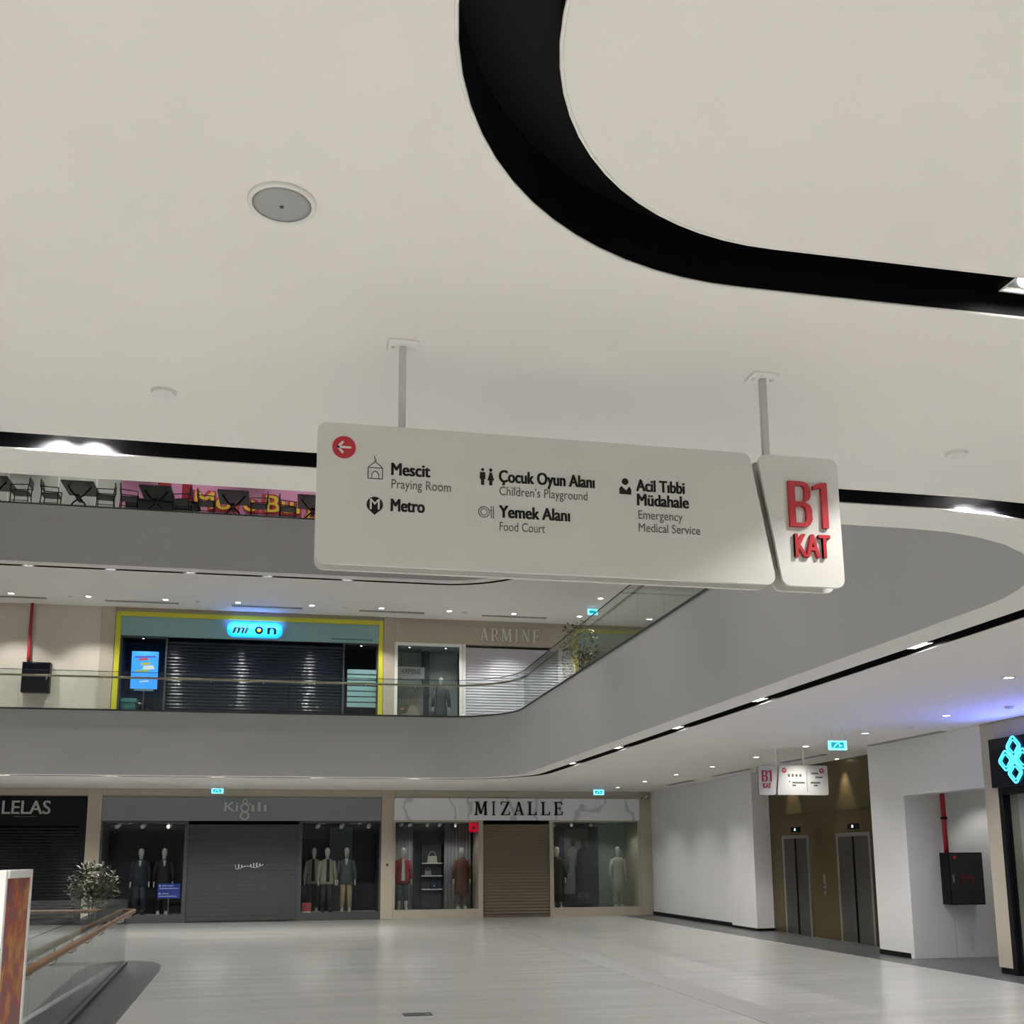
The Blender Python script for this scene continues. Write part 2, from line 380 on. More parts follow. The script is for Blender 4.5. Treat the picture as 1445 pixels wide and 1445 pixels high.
# right wall, lower level
mb = MB(); mb.box(10.65, 10.95, 24.9, YF + .3, 0, H1 - .001); st(mb.build('wall_right', M['wall']))
mb = MB(); mb.box(10.54, 11.2, 23.45, 24.9, 0.06, H1 - .001); st(mb.build('wall_right_pier', M['wall'], bevel=.01))
mb = MB(); mb.box(10.97, 11.2, 17.6, 23.45, 0, H1 - .001); st(mb.build('wall_lift', M['bronze']))
mb = MB(); mb.box(10.2, 11.0, 16.52, 17.6, 0, H1 - .001); st(mb.build('wall_right_corner', M['wall'], bevel=.008))
mb = MB(); mb.box(10.2, 10.45, 14.26, 16.52, 2.70, H1 - .001); st(mb.build('wall_right_lintel', M['wall']))
for nm, bx in (('wall_niche_far', (11.0, 12.9, 16.52, 16.7, 0, 3.3)), ('wall_niche_back', (12.9, 13.0, 14.1, 16.7, 0, 3.3)), ('wall_niche_near', (10.46, 12.9, 14.1, 14.25, 0, 3.3)), ('ceiling_niche', (10.45, 12.9, 14.26, 16.5, 3.2, 3.3))):
    st(MB().box(*bx).build(nm, M['wall']))
mb = MB(); mb.box(10.63, 10.65, 24.9, YF - .03, .0, .10); st(mb.build('baseboard_right', M['black']))
mb = MB(); mb.box(10.56, 11.1, 23.5, 24.88, 0, .06); mb.box(10.19, 10.2, 16.62, 17.59, 0, .085); st(mb.build('baseboard_right_pier', M['black']))
mb = MB(); mb.box(10.15, 10.46, 13.93, 14.26, .09, H1 - .001); mb.box(10.15, 10.46, 4.0, 13.93, 3.38, H1 - .001)
mb.box(10.15, 10.46, 4.0, 9.6, .0, 3.38)
st(mb.build('wall_right_shop', M['tan'], bevel=.008))
mb = MB(); mb.box(10.17, 10.44, 13.95, 14.24, 0, .09); st(mb.build('baseboard_right_shop', M['black']))
mb = MB(); mb.box(12.6, 12.7, 4, 14.1, 0, H1 - .001); st(mb.build('wall_right_shop_back', M['kgrey']))
mb = MB(); mb.box(10.65, 10.9, 5.0, YF, F1 + .001, H2 - .001); st(mb.build('wall_right_upper', M['cream']))
mb = MB(); mb.box(10.65, 10.9, 5.0, 30, F2 + .001, H3); st(mb.build('wall_right_food_hall', M['wall']))

# ------------------------------------------------------------------ lamps
def spot(parent, loc, power, angle, blend=.5, color=(1, .97, .925), radius=.05, tilt=(0, 0, 0)):
    l = bpy.data.lights.new('lamp_light', 'SPOT'); l.energy = power; l.spot_size = R(angle); l.spot_blend = blend; l.color = color; l.shadow_soft_size = radius
    o = bpy.data.objects.new('lamp_light', l); col.objects.link(o); o.parent = parent; o.location = loc; o.rotation_euler = tilt; return o
_dl = {}
def downlight_meshes():
    t = MB(); t.ring(0, 0, .055, .075, -.008, .001, 20, 'xy'); t.ring(0, 0, .05, .056, -.006, .03, 20, 'xy'); _dl['trim'] = t.mesh('trim_ring', M['whiteplastic'])
    l = MB(); l.disc(0, 0, -.004, .02, .05, 20); _dl['lens'] = l.mesh('lens', M['lamp'])
downlight_meshes()
def downlight(x, y, z, label, group, power, angle=95, sc=1.0, tilt=(0, 0, 0)):
    t = thing('recessed_downlight', (x, y, z - .001), label, 'ceiling light', group)
    for n in ('trim', 'lens'):
        o = place('trim_ring' if n == 'trim' else 'lens', _dl[n], t); o.scale = (sc, sc, 1)
    if power: spot(t, (0, 0, -.03), power, angle, 1.0 if angle == 118 else .5, tilt=tilt)
    return t
for y, k in ((29.0, .9), (26.6, .9), (24.25, 1), (22.0, 1), (19.7, .9), (17.6, .45), (15.55, .8), (13.35, .9), (11.2, 1), (8.6, 1)): downlight(9.0, y, H1, 'round recessed downlight glowing in the corridor ceiling beside the white wall', 'corridor downlights', DOWN_W * k, 118)  # the farthest one is an added lamp, there to brighten the far white wall
for y in (10.3, 7.4): downlight(7.75, y, H1, 'round recessed downlight in the middle of the corridor ceiling by the neon shop', 'mid corridor downlights', DOWN_W * .6)
for x in (-12.5, -9.5, -6.5, -3.2, -.9, 3.4, 7.6):
    for y in (-11.2, -8.2, -5.2, -1.2, 1.6):
        downlight(x, y, H1, 'added unseen fill downlight in the ceiling of the hall behind the curved slot', 'added rear hall fill downlights', BACK_W, 105)  # unseen lamps added so that floor bounce brightens the near ceiling
for y in (22.2, 19.85): downlight(10.82, y, H1, 'small downlight washing the bronze lift wall', 'lift wall downlights', 70, 58, .8)
downlight(11.75, 15.85, 3.2, 'downlight inside the niche above the fire hose cabinet', 'niche downlight', 30, 95)
for x in (-9.6, -7.57, -5.61, -3.6, -1.66, .37, 2.33, 4.29, 6.21, 8.2): downlight(x, 29.85, H2, 'round downlight in the upper gallery ceiling in front of the upper shops', 'upper gallery downlights', L1_W, 100, 1.35)
for y in (27.6, 24.6, 21.6, 18.6, 15.6, 12.6): downlight(8.2, y, H2, 'round downlight over the glazed side of the upper gallery', 'side gallery downlights', L1_W, 100, 1.35)

for y in (8, 12, 16, 20, 24): downlight(-14.25, y, H2, 'added unseen fill downlight over the narrow end of the upper gallery', 'added end gallery fill downlights', L1_W, 110, 1.35)  # unseen lamps added so the gallery end reflects brighter in the glass
for x in (-11, -7, -3, 1, 5, 9): downlight(x, 2.4, H2, 'added unseen fill downlight over the near side of the upper gallery', 'added near gallery fill downlights', L1_W * 1.3, 110, 1.35)  # unseen lamps, also added to lift the reflections in the balustrade
# twin spot cassettes in the slots
_cs = {}
def cassette_meshes():
    f = MB(); f.box(-.17, .17, -.09, -.08, -.012, .02); f.box(-.17, .17, .08, .09, -.012, .02); f.box(-.17, -.16, -.09, .09, -.012, .02); f.box(.16, .17, -.09, .09, -.012, .02); f.box(-.006, .006, -.09, .09, -.012, .02)
    _cs['frame'] = f.mesh('cassette_frame', M['chrome'])
    b = MB(); b.box(-.16, .16, -.08, .08, .005, .02); _cs['back'] = b.mesh('cassette_back', M['darkgrey'])
    l = MB(); l.disc(0, 0, -.006, .005, .058, 20); _cs['lens'] = l.mesh('lens', M['lamp'])
cassette_meshes()
def cassette(x, y, z, rz, label, group, power, sc=1.0, angle=120, blend=.35):
    t = thing('twin_spotlight', (x, y, z), label, 'spotlight', group, rz)
    for n, me, dx in (('cassette_frame', 'frame', 0), ('cassette_back', 'back', 0), ('lens', 'lens', -.083), ('lens', 'lens', .083)):
        o = place(n, _cs[me], t, (dx * sc, 0, 0)); o.scale = (sc, sc, 1)
    for dx in (-.083, .083): spot(t, (dx * sc, 0, -.02), power / 2, angle, blend, radius=.03)
    return t
zs = H1 + .155
cassette(2.60, 3.01, H1 + .065, 0, 'twin spotlight cassette recessed in the wide curved black slot', 'curved slot spotlights', SLOT_W * 1.25, 1.0, 114, .18)
cassette(4.6, 3.015, H1 + .05, 0, 'twin spotlight cassette recessed in the wide curved black slot', 'curved slot spotlights', SLOT_W, 1.0, 114, .18)
cassette(.437, -.4, H1 + .155, R(90), 'twin spotlight cassette recessed in the wide curved black slot', 'curved slot spotlights', SLOT_W)
for x in (-8.7, -6.2, -3.7, -1.08, 3.86): cassette(x, 5.088, H1 + .14, 0, 'twin spotlight in the black slot along the near edge of the atrium', 'near slot spotlights', SLOT_W * 4.5, .95)
for y in (9.0, 12.6, 15.6, 18.7, 22.0): cassette(5.805, y, H1 + .045, R(90), 'twin spotlight in the black slot along the corridor side of the atrium', 'side slot spotlights', SLOT_W * 2.0, .95, 140)
for x in (-9.0, -6.6, -4.2, -1.8, .55, 2.95): cassette(x, 26.415, H1 + .02, 0, 'twin spotlight in the black slot in front of the ground shops', 'far slot spotlights', SLOT_W * 3.0, .95, 150)
for x in (-8.4, -6.5, -4.6, -2.7, -.8, 1.2): cassette(x, 26.855, H2 + .12, 0, 'twin spotlight in the thin slot of the upper gallery ceiling', 'upper slot spotlights', SLOT_W * .6, .7)

# unseen lamps added under the atrium roof to light the floor below
for x in (-10, -6, -2, 2): 
    for y in (9, 13, 17, 21): downlight(x, y, H3, 'added unseen fill downlight in the atrium roof', 'added atrium roof fill downlights', L2_W, 62, 1.8)
for x in (-9, -6, -3, 0, 3): downlight(x, 28.6, H3, 'downlight over the food hall tables', 'food hall downlights', 90, 110, 1.6)

# ------------------------------------------------------------------ the hanging direction sign
def sign_plates(t, poly_main, poly_b1, y0, thick=.10):
    for nm, poly in (('main_panel', poly_main), ('level_panel', poly_b1)):
        rp = round_poly(poly, .035)
        wpart(MB().prism(rp, y0, y0 + .016), nm, M['signface'], t, .003)
        wpart(MB().prism(rp, y0 + thick - .016, y0 + thick), nm + '_back', M['signface'], t, .003)
        cx = sum(p[0] for p in poly) / 4; cz = sum(p[1] for p in poly) / 4
        inn = round_poly([(cx + (a - cx) * (1 - .03 / max(.1, abs(a - cx))), cz + (b_ - cz) * (1 - .022 / max(.1, abs(b_ - cz)))) for a, b_ in poly], .03)
        wpart(MB().prism(inn, y0 + .016, y0 + thick - .016), 'core', M['signedge'], t)
SY = 3.75
sg = thing('direction_sign', (1.09, SY + .05, 2.745), 'large white hanging direction sign with red arrow, Mescit, Metro and a red B1 KAT panel', 'sign')
sign_plates(sg, [(.05, 2.745), (1.835, 2.745), (1.742, 3.283), (.05, 3.283)], [(1.862, 2.745), (2.125, 2.745), (2.122, 3.283), (1.775, 3.283)], SY)
for x in (.362, 1.838):
    p = wpart(MB().box(x - .013, x + .013, SY + .037, SY + .063, 3.255, H1 - .012), 'post', cm('post_paint', (.52, .51, .49), .5), sg, .002)
    b = MB().box(x - .055, x + .055, SY + .005, SY + .095, H1 - .012, H1 - .001); cp = wpart(b, 'ceiling_plate', M['white'], sg, .002)
    for sx in (-.04, .04): wpart(MB().disc(x + sx, SY + .05, H1 - .02, H1 - .012, .008, 8), 'bolt', M['whiteplastic'], cp)
def T(body, x0, x1, base, cap, mt, bold, y=SY, par=sg, thick=.0015): return lettering(body, x0, x1, base, cap, y, mt, par, bold=bold, thick=thick)
BD, RG = .033, 0
T('Mescit', .322, .464, 3.094, .046, M['ink'], BD); T('Praying Room', .322, .543, 3.043, .034, M['ink2'], RG)
T('Metro', .322, .444, 2.955, .046, M['ink'], BD)
T('Çocuk Oyun Alanı', .727, 1.098, 3.094, .046, M['ink'], BD); T('Children’s Playground', .727, 1.07, 3.042, .034, M['ink2'], RG)
T('Yemek Alanı', .727, .998, 2.955, .046, M['ink'], BD); T('Food Court', .727, .902, 2.903, .034, M['ink2'], RG)
T('Acil Tıbbi', 1.268, 1.463, 3.094, .046, M['ink'], BD); T('Müdahale', 1.27, 1.478, 3.036, .046, M['ink'], BD)
T('Emergency', 1.272, 1.452, 2.982, .034, M['ink2'], RG); T('Medical Service', 1.272, 1.522, 2.931, .034, M['ink2'], RG)
def b_one(par, x0, x1, z0, z1, y, th, mt):
    # condensed capital B and a flagged 1
    w = (x1 - x0); h = z1 - z0; bw = w * .58; st_ = w * .155
    X = lambda u: x0 + u
    out = [(0, 0), (bw * .6, 0), (bw * .86, h * .05), (bw, h * .15), (bw, h * .38), (bw * .93, h * .47), (bw * .82, h * .52), (bw * .92, h * .58), (bw * .96, h * .66), (bw * .96, h * .85), (bw * .84, h * .95), (bw * .6, h), (0, h)]
    mb = MB()
    def band(o, i):   # ring between an outline and its counter
        n = len(o); mb.add([(X(a), d, z0 + b_) for d in (y - th, y) for a, b_ in o] + [(X(a), d, z0 + b_) for d in (y - th, y) for a, b_ in i],
            [(k, (k + 1) % n, 2 * n + (k + 1) % n, 2 * n + k) for k in range(n)] + [(n + k, n + (k + 1) % n, 3 * n + (k + 1) % n, 3 * n + k) for k in range(n)] +
            [(k, (k + 1) % n, n + (k + 1) % n, n + k) for k in range(n)] + [(2 * n + k, 2 * n + (k + 1) % n, 3 * n + (k + 1) % n, 3 * n + k) for k in range(n)])
    hb = h * .085
    lo_o = [(0, 0), (bw * .62, 0), (bw * .88, h * .045), (bw, h * .15), (bw, h * .38), (bw * .92, h * .48), (bw * .7, h * .545), (0, h * .545)]
    lo_i = [(st_, hb), (bw * .55, hb), (bw * .68, h * .11), (bw - st_, h * .17), (bw - st_, h * .36), (bw * .68, h * .43), (bw * .55, h * .46), (st_, h * .46)]
    hi_o = [(0, h * .545), (bw * .7, h * .545), (bw * .9, h * .6), (bw * .97, h * .68), (bw * .97, h * .85), (bw * .87, h * .955), (bw * .62, h), (0, h)]
    hi_i = [(st_, h * .55), (bw * .55, h * .55), (bw * .66, h * .58), (bw * .97 - st_, h * .67), (bw * .97 - st_, h * .84), (bw * .66, h * .89), (bw * .55, h - hb), (st_, h - hb)]
    band(lo_o, lo_i); band(hi_o, hi_i); wpart(mb, 'letter', mt, par)
    o1 = w - st_
    wpart(MB().prism([(X(o1), z0), (X(w), z0), (X(w), z0 + h), (X(o1 + st_ * .1), z0 + h), (X(w * .64), z0 + h * .93), (X(w * .64), z0 + h * .84), (X(o1), z0 + h * .88)], y - th, y), 'digit', mt, par)
b_one(sg, 1.897, 2.063, 2.985, 3.173, SY, .016, M['red']); T('KAT', 1.915, 2.062, 2.862, .092, M['red'], .02, thick=.016)
# icons
ar = wpart(MB().disc(.146, 3.188, SY - .002, SY, .043, 32, 'y'), 'arrow_disc', M['red'], sg)
a = MB(); a.box(.122, .172, SY - .0032, SY - .0021, 3.184, 3.192)
for s in (1, -1): a.prism([(.118, 3.188), (.124, 3.188 - s * .006), (.146, 3.188 + s * .019), (.140, 3.188 + s * .025)], SY - .0032, SY - .0021)
wpart(a, 'arrow', M['signface'], ar)
def outline(pts, w, closed=False):
    mb = MB(); n = len(pts)
    for i in range(n if closed else n - 1):
        p, q = Vector(pts[i]), Vector(pts[(i + 1) % n]); d = (q - p).normalized(); nn = Vector((-d.y, d.x)) * w / 2; p = p - d * w * .3; q = q + d * w * .3
        mb.prism([tuple(p - nn), tuple(q - nn), tuple(q + nn), tuple(p + nn)], SY - .0018, SY)
    return mb
o1 = outline([(.236, 3.075), (.236, 3.118), (.246, 3.128), (.258, 3.136), (.262, 3.146), (.266, 3.136), (.278, 3.128), (.288, 3.118), (.288, 3.075)], .003, True)
o2 = outline([(.238, 3.117), (.286, 3.117)], .003); o3 = outline([(.249, 3.076), (.249, 3.092), (.255, 3.101), (.262, 3.104), (.269, 3.101), (.275, 3.092), (.275, 3.076)], .003)
o4 = outline([(.262, 3.144), (.262, 3.152), (.258, 3.156), (.259, 3.162)], .003)
for q in (o2, o3, o4): o1.add(q.v, q.f)
wpart(o1, 'mosque_icon', M['ink2'], sg)
mm = MB().prism([(.262 + .03 * math.cos(R(a_)), 2.975 + .03 * math.sin(R(a_))) for a_ in range(-35, 216, 10)] + [(.262, 2.936)], SY - .0015, SY)
wpart(mm, 'metro_icon', M['ink'], sg)
mm = MB(); 
for q in ([(.244, 2.957), (.251, 2.957), (.251, 2.992), (.244, 2.996)], [(.273, 2.957), (.28, 2.957), (.28, 2.996), (.273, 2.992)], [(.244, 2.996), (.262, 2.974), (.262, 2.983), (.249, 2.998)], [(.262, 2.974), (.28, 2.996), (.275, 2.998), (.262, 2.983)]): mm.prism(q, SY - .0025, SY - .0016)
wpart(mm, 'metro_icon_mark', M['signface'], sg)
kd = MB()
for cx, dress in ((.663, 0), (.694, 1)):
    kd.disc(cx, 3.138, SY - .0015, SY, .0062, 12, 'y')
    if dress: kd.prism([(cx - .004, 3.128), (cx - .013, 3.097), (cx - .006, 3.097), (cx - .006, 3.078), (cx + .006, 3.078), (cx + .006, 3.097), (cx + .013, 3.097), (cx + .004, 3.128)], SY - .0015, SY)
    else: kd.prism([(cx - .010, 3.128), (cx - .011, 3.102), (cx - .006, 3.100), (cx - .006, 3.078), (cx + .006, 3.078), (cx + .006, 3.100), (cx + .011, 3.102), (cx + .010, 3.128)], SY - .0015, SY)
wpart(kd, 'children_icon', M['ink'], sg)
pl = MB(); pl.ring(.668, 2.972, .019, .022, SY - .0015, SY); pl.ring(.668, 2.972, .011, .0135, SY - .0015, SY)
pl.box(.694, .697, SY - .0015, SY, 2.948, 2.996); pl.box(.702, .7055, SY - .0015, SY, 2.948, 2.996); pl.box(.691, .7, SY - .0015, SY, 2.978, 2.981)
wpart(pl, 'plate_icon', M['ink2'], sg)
md = MB().disc(1.222, 3.128, SY - .0015, SY, .0135, 18, 'y'); md.prism([(1.198, 3.077), (1.246, 3.077), (1.246, 3.098), (1.238, 3.11), (1.226, 3.092), (1.206, 3.11), (1.198, 3.1)], SY - .0015, SY)
wpart(md, 'medic_icon', M['ink'], sg)

# second sign of the same family down the corridor
y2 = 18.0
s2 = thing('direction_sign', (8.93, y2 + .05, 2.79), 'small distant white hanging sign with B1 KAT panel in front of the lifts', 'sign')
sign_plates(s2, [(8.60, 2.79), (9.61, 2.79), (9.61, 3.33), (8.66, 3.33)], [(8.25, 2.79), (8.565, 2.79), (8.628, 3.31), (8.25, 3.31)], y2)
for x in (8.62, 9.16):
    wpart(MB().box(x - .013, x + .013, y2 + .037, y2 + .063, 3.3, H1 - .012), 'post', M['white'], s2); wpart(MB().box(x - .05, x + .05, y2, y2 + .1, H1 - .012, H1 - .001), 'ceiling_plate', M['white'], s2)
b_one(s2, 8.31, 8.50, 3.03, 3.23, y2, .01, M['red']); T('KAT', 8.33, 8.48, 2.91, .09, M['red'], .012, y2, s2, .01)
for x in (8.75, 9.49): wpart(MB().disc(x, 3.235, y2 - .003, y2, .045, 20, 'y'), 'arrow_disc', M['red'], s2); 
for x, sx in ((8.75, -1), (9.49, 1)): wpart(MB().prism([(x + sx * .026, 3.24), (x - sx * .004, 3.262), (x - sx * .004, 3.245), (x - sx * .026, 3.245), (x - sx * .026, 3.23), (x - sx * .004, 3.23), (x - sx * .004, 3.213)], y2 - .005, y2 - .0031), 'arrow', M['signface'], s2)
wpart(MB().box(9.185, 9.192, y2 - .003, y2, 2.85, 3.24), 'divider', M['ink2'], s2)
lm = MB()
for k in range(4): lm.box(8.82 + k * .075, 8.86 + k * .075, y2 - .003, y2, 3.12, 3.17)
for x0, x1, z in ((8.84, 8.86, 3.02), (8.9, 9.14, 3.0), (8.9, 8.97, 2.95), (9.28, 9.42, 3.17), (9.36, 9.5, 3.1), (9.26, 9.45, 3.0), (9.32, 9.4, 2.95)): lm.box(x0, x1, y2 - .003, y2, z, z + .028)
wpart(lm, 'lettering', M['ink2'], s2)

# ------------------------------------------------------------------ ceiling fittings
def speaker(x, y, z, r, label):
    t = thing('ceiling_speaker', (x, y, z), label, 'speaker')
    b = MB(); b.ring(0, 0, r * .86, r, -.012, 0, 40, 'xy'); b.build('bezel', M['whiteplastic'], t, .003)
    g = MB(); k = 5; prev = None
    rings = [(0, 0, -.010 - .006 * (1 - (i / k) ** 2), r * .87 * i / k + .0005, r * .87 * i / k + .0005) for i in range(k, -1, -1)]
    g.loft(rings, 40); gr = g.build('grille', M['greyplastic'], t)
    MB().disc(0, 0, -.0185, -.014, .006, 10).build('badge', M['darkgrey'], gr)
speaker(-.085, 2.97, H1, .101, 'round grey ceiling speaker with white rim')
def detector(x, y, z, label, group, sc=1.0):
    t = thing('smoke_detector', (x, y, z), label, 'smoke detector', group)
    o = MB().loft([(0, 0, 0, .052 * sc, .052 * sc), (0, 0, -.012, .052 * sc, .052 * sc)], 24).build('base', M['whiteplastic'], t)
    MB().loft([(0, 0, -.012, .044 * sc, .044 * sc), (0, 0, -.03, .04 * sc, .04 * sc), (0, 0, -.04, .024 * sc, .024 * sc)], 24).build('sensor_head', M['whiteplastic'], t)
for x, y, l in ((-.585, 4.41, 'flush round white ceiling disc between the speaker and the atrium slot'), (3.14, 4.41, 'flush round white ceiling disc beyond the B1 KAT panel')):
    t = thing('ceiling_disc', (x, y, H1), l, 'ceiling disc'); MB().disc(0, 0, -.014, 0, .048, 28).build('plate', M['whiteplastic'], t, .003); MB().ring(0, 0, .048, .054, -.006, 0, 28, 'xy').build('rim', M['whiteplastic'], t)
detector(9.3, 12.4, H1, 'white smoke detector on the ceiling near the neon shop sign', None, 1.2)
detector(9.28, 14.7, H1, 'white smoke detector on the ceiling beside the niche', None, 1.2)
detector(9.0, 18.85, H1, 'white smoke detector on the ceiling beside the small distant sign', None, 1.2)
for x in (-6.1, -2.75, 1.3, 4.75): detector(x, 29.9, H2, 'smoke detector on the upper gallery ceiling', 'upper smoke detectors', 1.2)
def diffuser(x0, x1, y0, y1, z, label, group):
    t = thing('air_diffuser', ((x0 + x1) / 2, (y0 + y1) / 2, z), label, 'air vent', group); dx, dy = (x1 - x0) / 2, (y1 - y0) / 2
    b = MB(); 
    if dx > dy: b.box(-dx, dx, -dy, -dy * .6, -.012, -.001); b.box(-dx, dx, dy * .6, dy, -.012, -.001); b.box(-dx, -dx + .02, -dy, dy, -.012, -.001); b.box(dx - .02, dx, -dy, dy, -.012, -.001); b.box(-dx, dx, -.012, .012, -.012, -.001)
    else: b.box(-dx, -dx * .6, -dy, dy, -.012, -.001); b.box(dx * .6, dx, -dy, dy, -.012, -.001); b.box(-dx, dx, -dy, -dy + .02, -.012, -.001); b.box(-dx, dx, dy - .02, dy, -.012, -.001); b.box(-.012, .012, -dy, dy, -.012, -.001)
    b.build('frame', M['greyplastic'], t); MB().box(-dx + .01, dx - .01, -dy + .01, dy - .01, -.005, -.001).build('louvre_back', M['darkgrey'], t)
for x0, x1 in ((-8.7, -6.76), (-5.24, -3.29), (-1.85, .11), (1.72, 3.6), (5.32, 7.29)): diffuser(x0, x1, 30.16, 30.32, H2, 'long slot air vent in the upper gallery ceiling', 'upper slot vents')
for y0, y1 in ((26.0, 27.8), (22.5, 24.6), (19.0, 20.8), (15.1, 17.3)): diffuser(10.03, 10.16, y0, y1, H1, 'long slot air vent in the corridor ceiling along the white wall', 'corridor slot vents')
def exit_sign(x, y, z, w, h, label, rod=True):
    t = thing('exit_sign', (x, y, z), label, 'exit sign')
    MB().box(-w / 2, w / 2, -.02, .02, 0, h).build('lit_body', M['exitlit'], t, .006)
    b = MB(); b.box(-w * .38, w * .32, -.023, -.0201, h * .2, h * .82); b.build('pictogram_panel', M['exitgreen'], t)
    a = MB(); a.prism([(-w * .3, h * .3), (-w * .2, h * .3), (w * .0, h * .72), (-w * .08, h * .72)], -.026, -.0231); a.disc(w * .04, h * .7, -.026, -.0231, h * .09, 10, 'y'); a.prism([(w * .05, h * .3), (w * .25, h * .45), (w * .05, h * .6)], -.026, -.0231); a.build('running_figure', M['exitlit'], t)
    if rod:
        for s in (-1, 1): MB().box(s * w * .3 - .005, s * w * .3 + .005, -.005, .005, h, H1 - z - .001).build('hanger', M['whiteplastic'], t)
exit_sign(8.2, 15.0, 3.30, .30, .145, 'glowing cyan exit sign hanging by the lifts')
exit_sign(-1.94, 29.0, 3.40, .3, .13, 'glowing cyan exit sign above the Kiğılı shop header')
exit_sign(8.44, 29.0, 3.42, .3, .15, 'glowing cyan exit sign hanging in front of the MIZALLE header')
t = thing('exit_sign', (8.25, 28.6, 8.52), 'glowing cyan exit sign in the upper gallery', 'exit sign'); MB().box(-.15, .15, -.02, .02, 0, .17).build('lit_body', M['exitlit'], t, .006); MB().box(-.1, .08, -.023, -.0201, .04, .13).build('pictogram_panel', M['exitgreen'], t); MB().box(-.005, .005, -.005, .005, .17, .239).build('hanger', M['whiteplastic'], t)
for x, l in ((10.33, 'left'), (10.52, 'right')):
    t = thing('security_camera', (x, 30.95, 3.5), 'small white security camera on the tan corner pillar beside MIZALLE', 'camera', 'corner security cameras')
    MB().box(-.03, .03, -.01, .03, -.03, .03).build('mount', M['whiteplastic'], t); MB().tube([(0, 0, -.01), (-.03, -.16, -.06)], [.035, .04], 10).build('housing', M['whiteplastic'], t); MB().tube([(-.031, -.161, -.0605), (-.034, -.18, -.067)], .026, 10).build('lens', M['black'], t)

# ------------------------------------------------------------------ shop building blocks
def slats(x0, x1, z0, z1, y, pitch, depth, mt, parent, n=7):
    mb = MB(); k = int((z1 - z0) / pitch); prof = []
    for i in range(k):
        for j in range(n):
            a = j / n; prof.append((z0 + (i + a) * pitch, -depth * math.sin(math.pi * a) if a else 0))
    prof.append((z0 + k * pitch, 0))
    vs = []; 
    for z, d in prof: vs += [(x0, y + d, z), (x1, y + d, z)]
    mb.add(vs, [(2 * i, 2 * i + 1, 2 * i + 3, 2 * i + 2) for i in range(len(prof) - 1)], True)
    o = wpart(mb, 'slat_curtain', mt, parent); o['kind'] = 'stuff'; return o
def frame(x0, x1, z0, z1, y0, y1, w, mt, parent, name='window_frame', bottom=True):
    mb = MB(); mb.box(x0, x0 + w, y0, y1, z0, z1); mb.box(x1 - w, x1, y0, y1, z0, z1); mb.box(x0 + w, x1 - w, y0, y1, z1 - w, z1)
    if bottom: mb.box(x0 + w, x1 - w, y0, y1, z0, z0 + w)
    return wpart(mb, name, mt, parent)
def boxp(name, mt, par, *a, bevel=0.0): return wpart(MB().box(*a), name, mt, par, bevel)

# mannequin: continuous body from tapered limbs, clothes as children
_man = {}
def limb(mb, pts, rs, n=10): return mb.tube(pts, rs, n)
def mannequin_meshes():
    b = MB()
    b.loft([(0, 0, 1.48, .05, .05), (0, 0, 1.56, .047, .047), (0, -.01, 1.60, .06, .075), (0, -.012, 1.68, .075, .095), (0, -.01, 1.76, .07, .09), (0, -.005, 1.80, .045, .06), (0, 0, 1.815, .01, .015)], 14)
    b.loft([(0, 0, .86, .15, .1), (0, 0, .95, .165, .11), (0, 0, 1.08, .13, .095), (0, 0, 1.25, .165, .11), (0, 0, 1.38, .175, .105), (0, 0, 1.45, .13, .08), (0, 0, 1.5, .055, .055)], 16)
    for s in (-1, 1):
        limb(b, [(s * .085, 0, .92), (s * .09, -.005, .5), (s * .1, .01, .28), (s * .105, .015, .08)], [.085, .058, .052, .036])
        b.loft([(s * .108, -.05, 0, .042, .12), (s * .108, -.045, .04, .04, .11), (s * .106, .0, .09, .035, .05)], 12)
        limb(b, [(s * .165, 0, 1.42), (s * .225, .02, 1.14), (s * .245, -.03, .9)], [.05, .042, .028])
        b.loft([(s * .25, -.04, .74, .012, .022), (s * .25, -.04, .79, .022, .04), (s * .247, -.035, .86, .022, .034), (s * .245, -.03, .91, .024, .026)], 10)
    _man['body'] = b
mannequin_meshes()
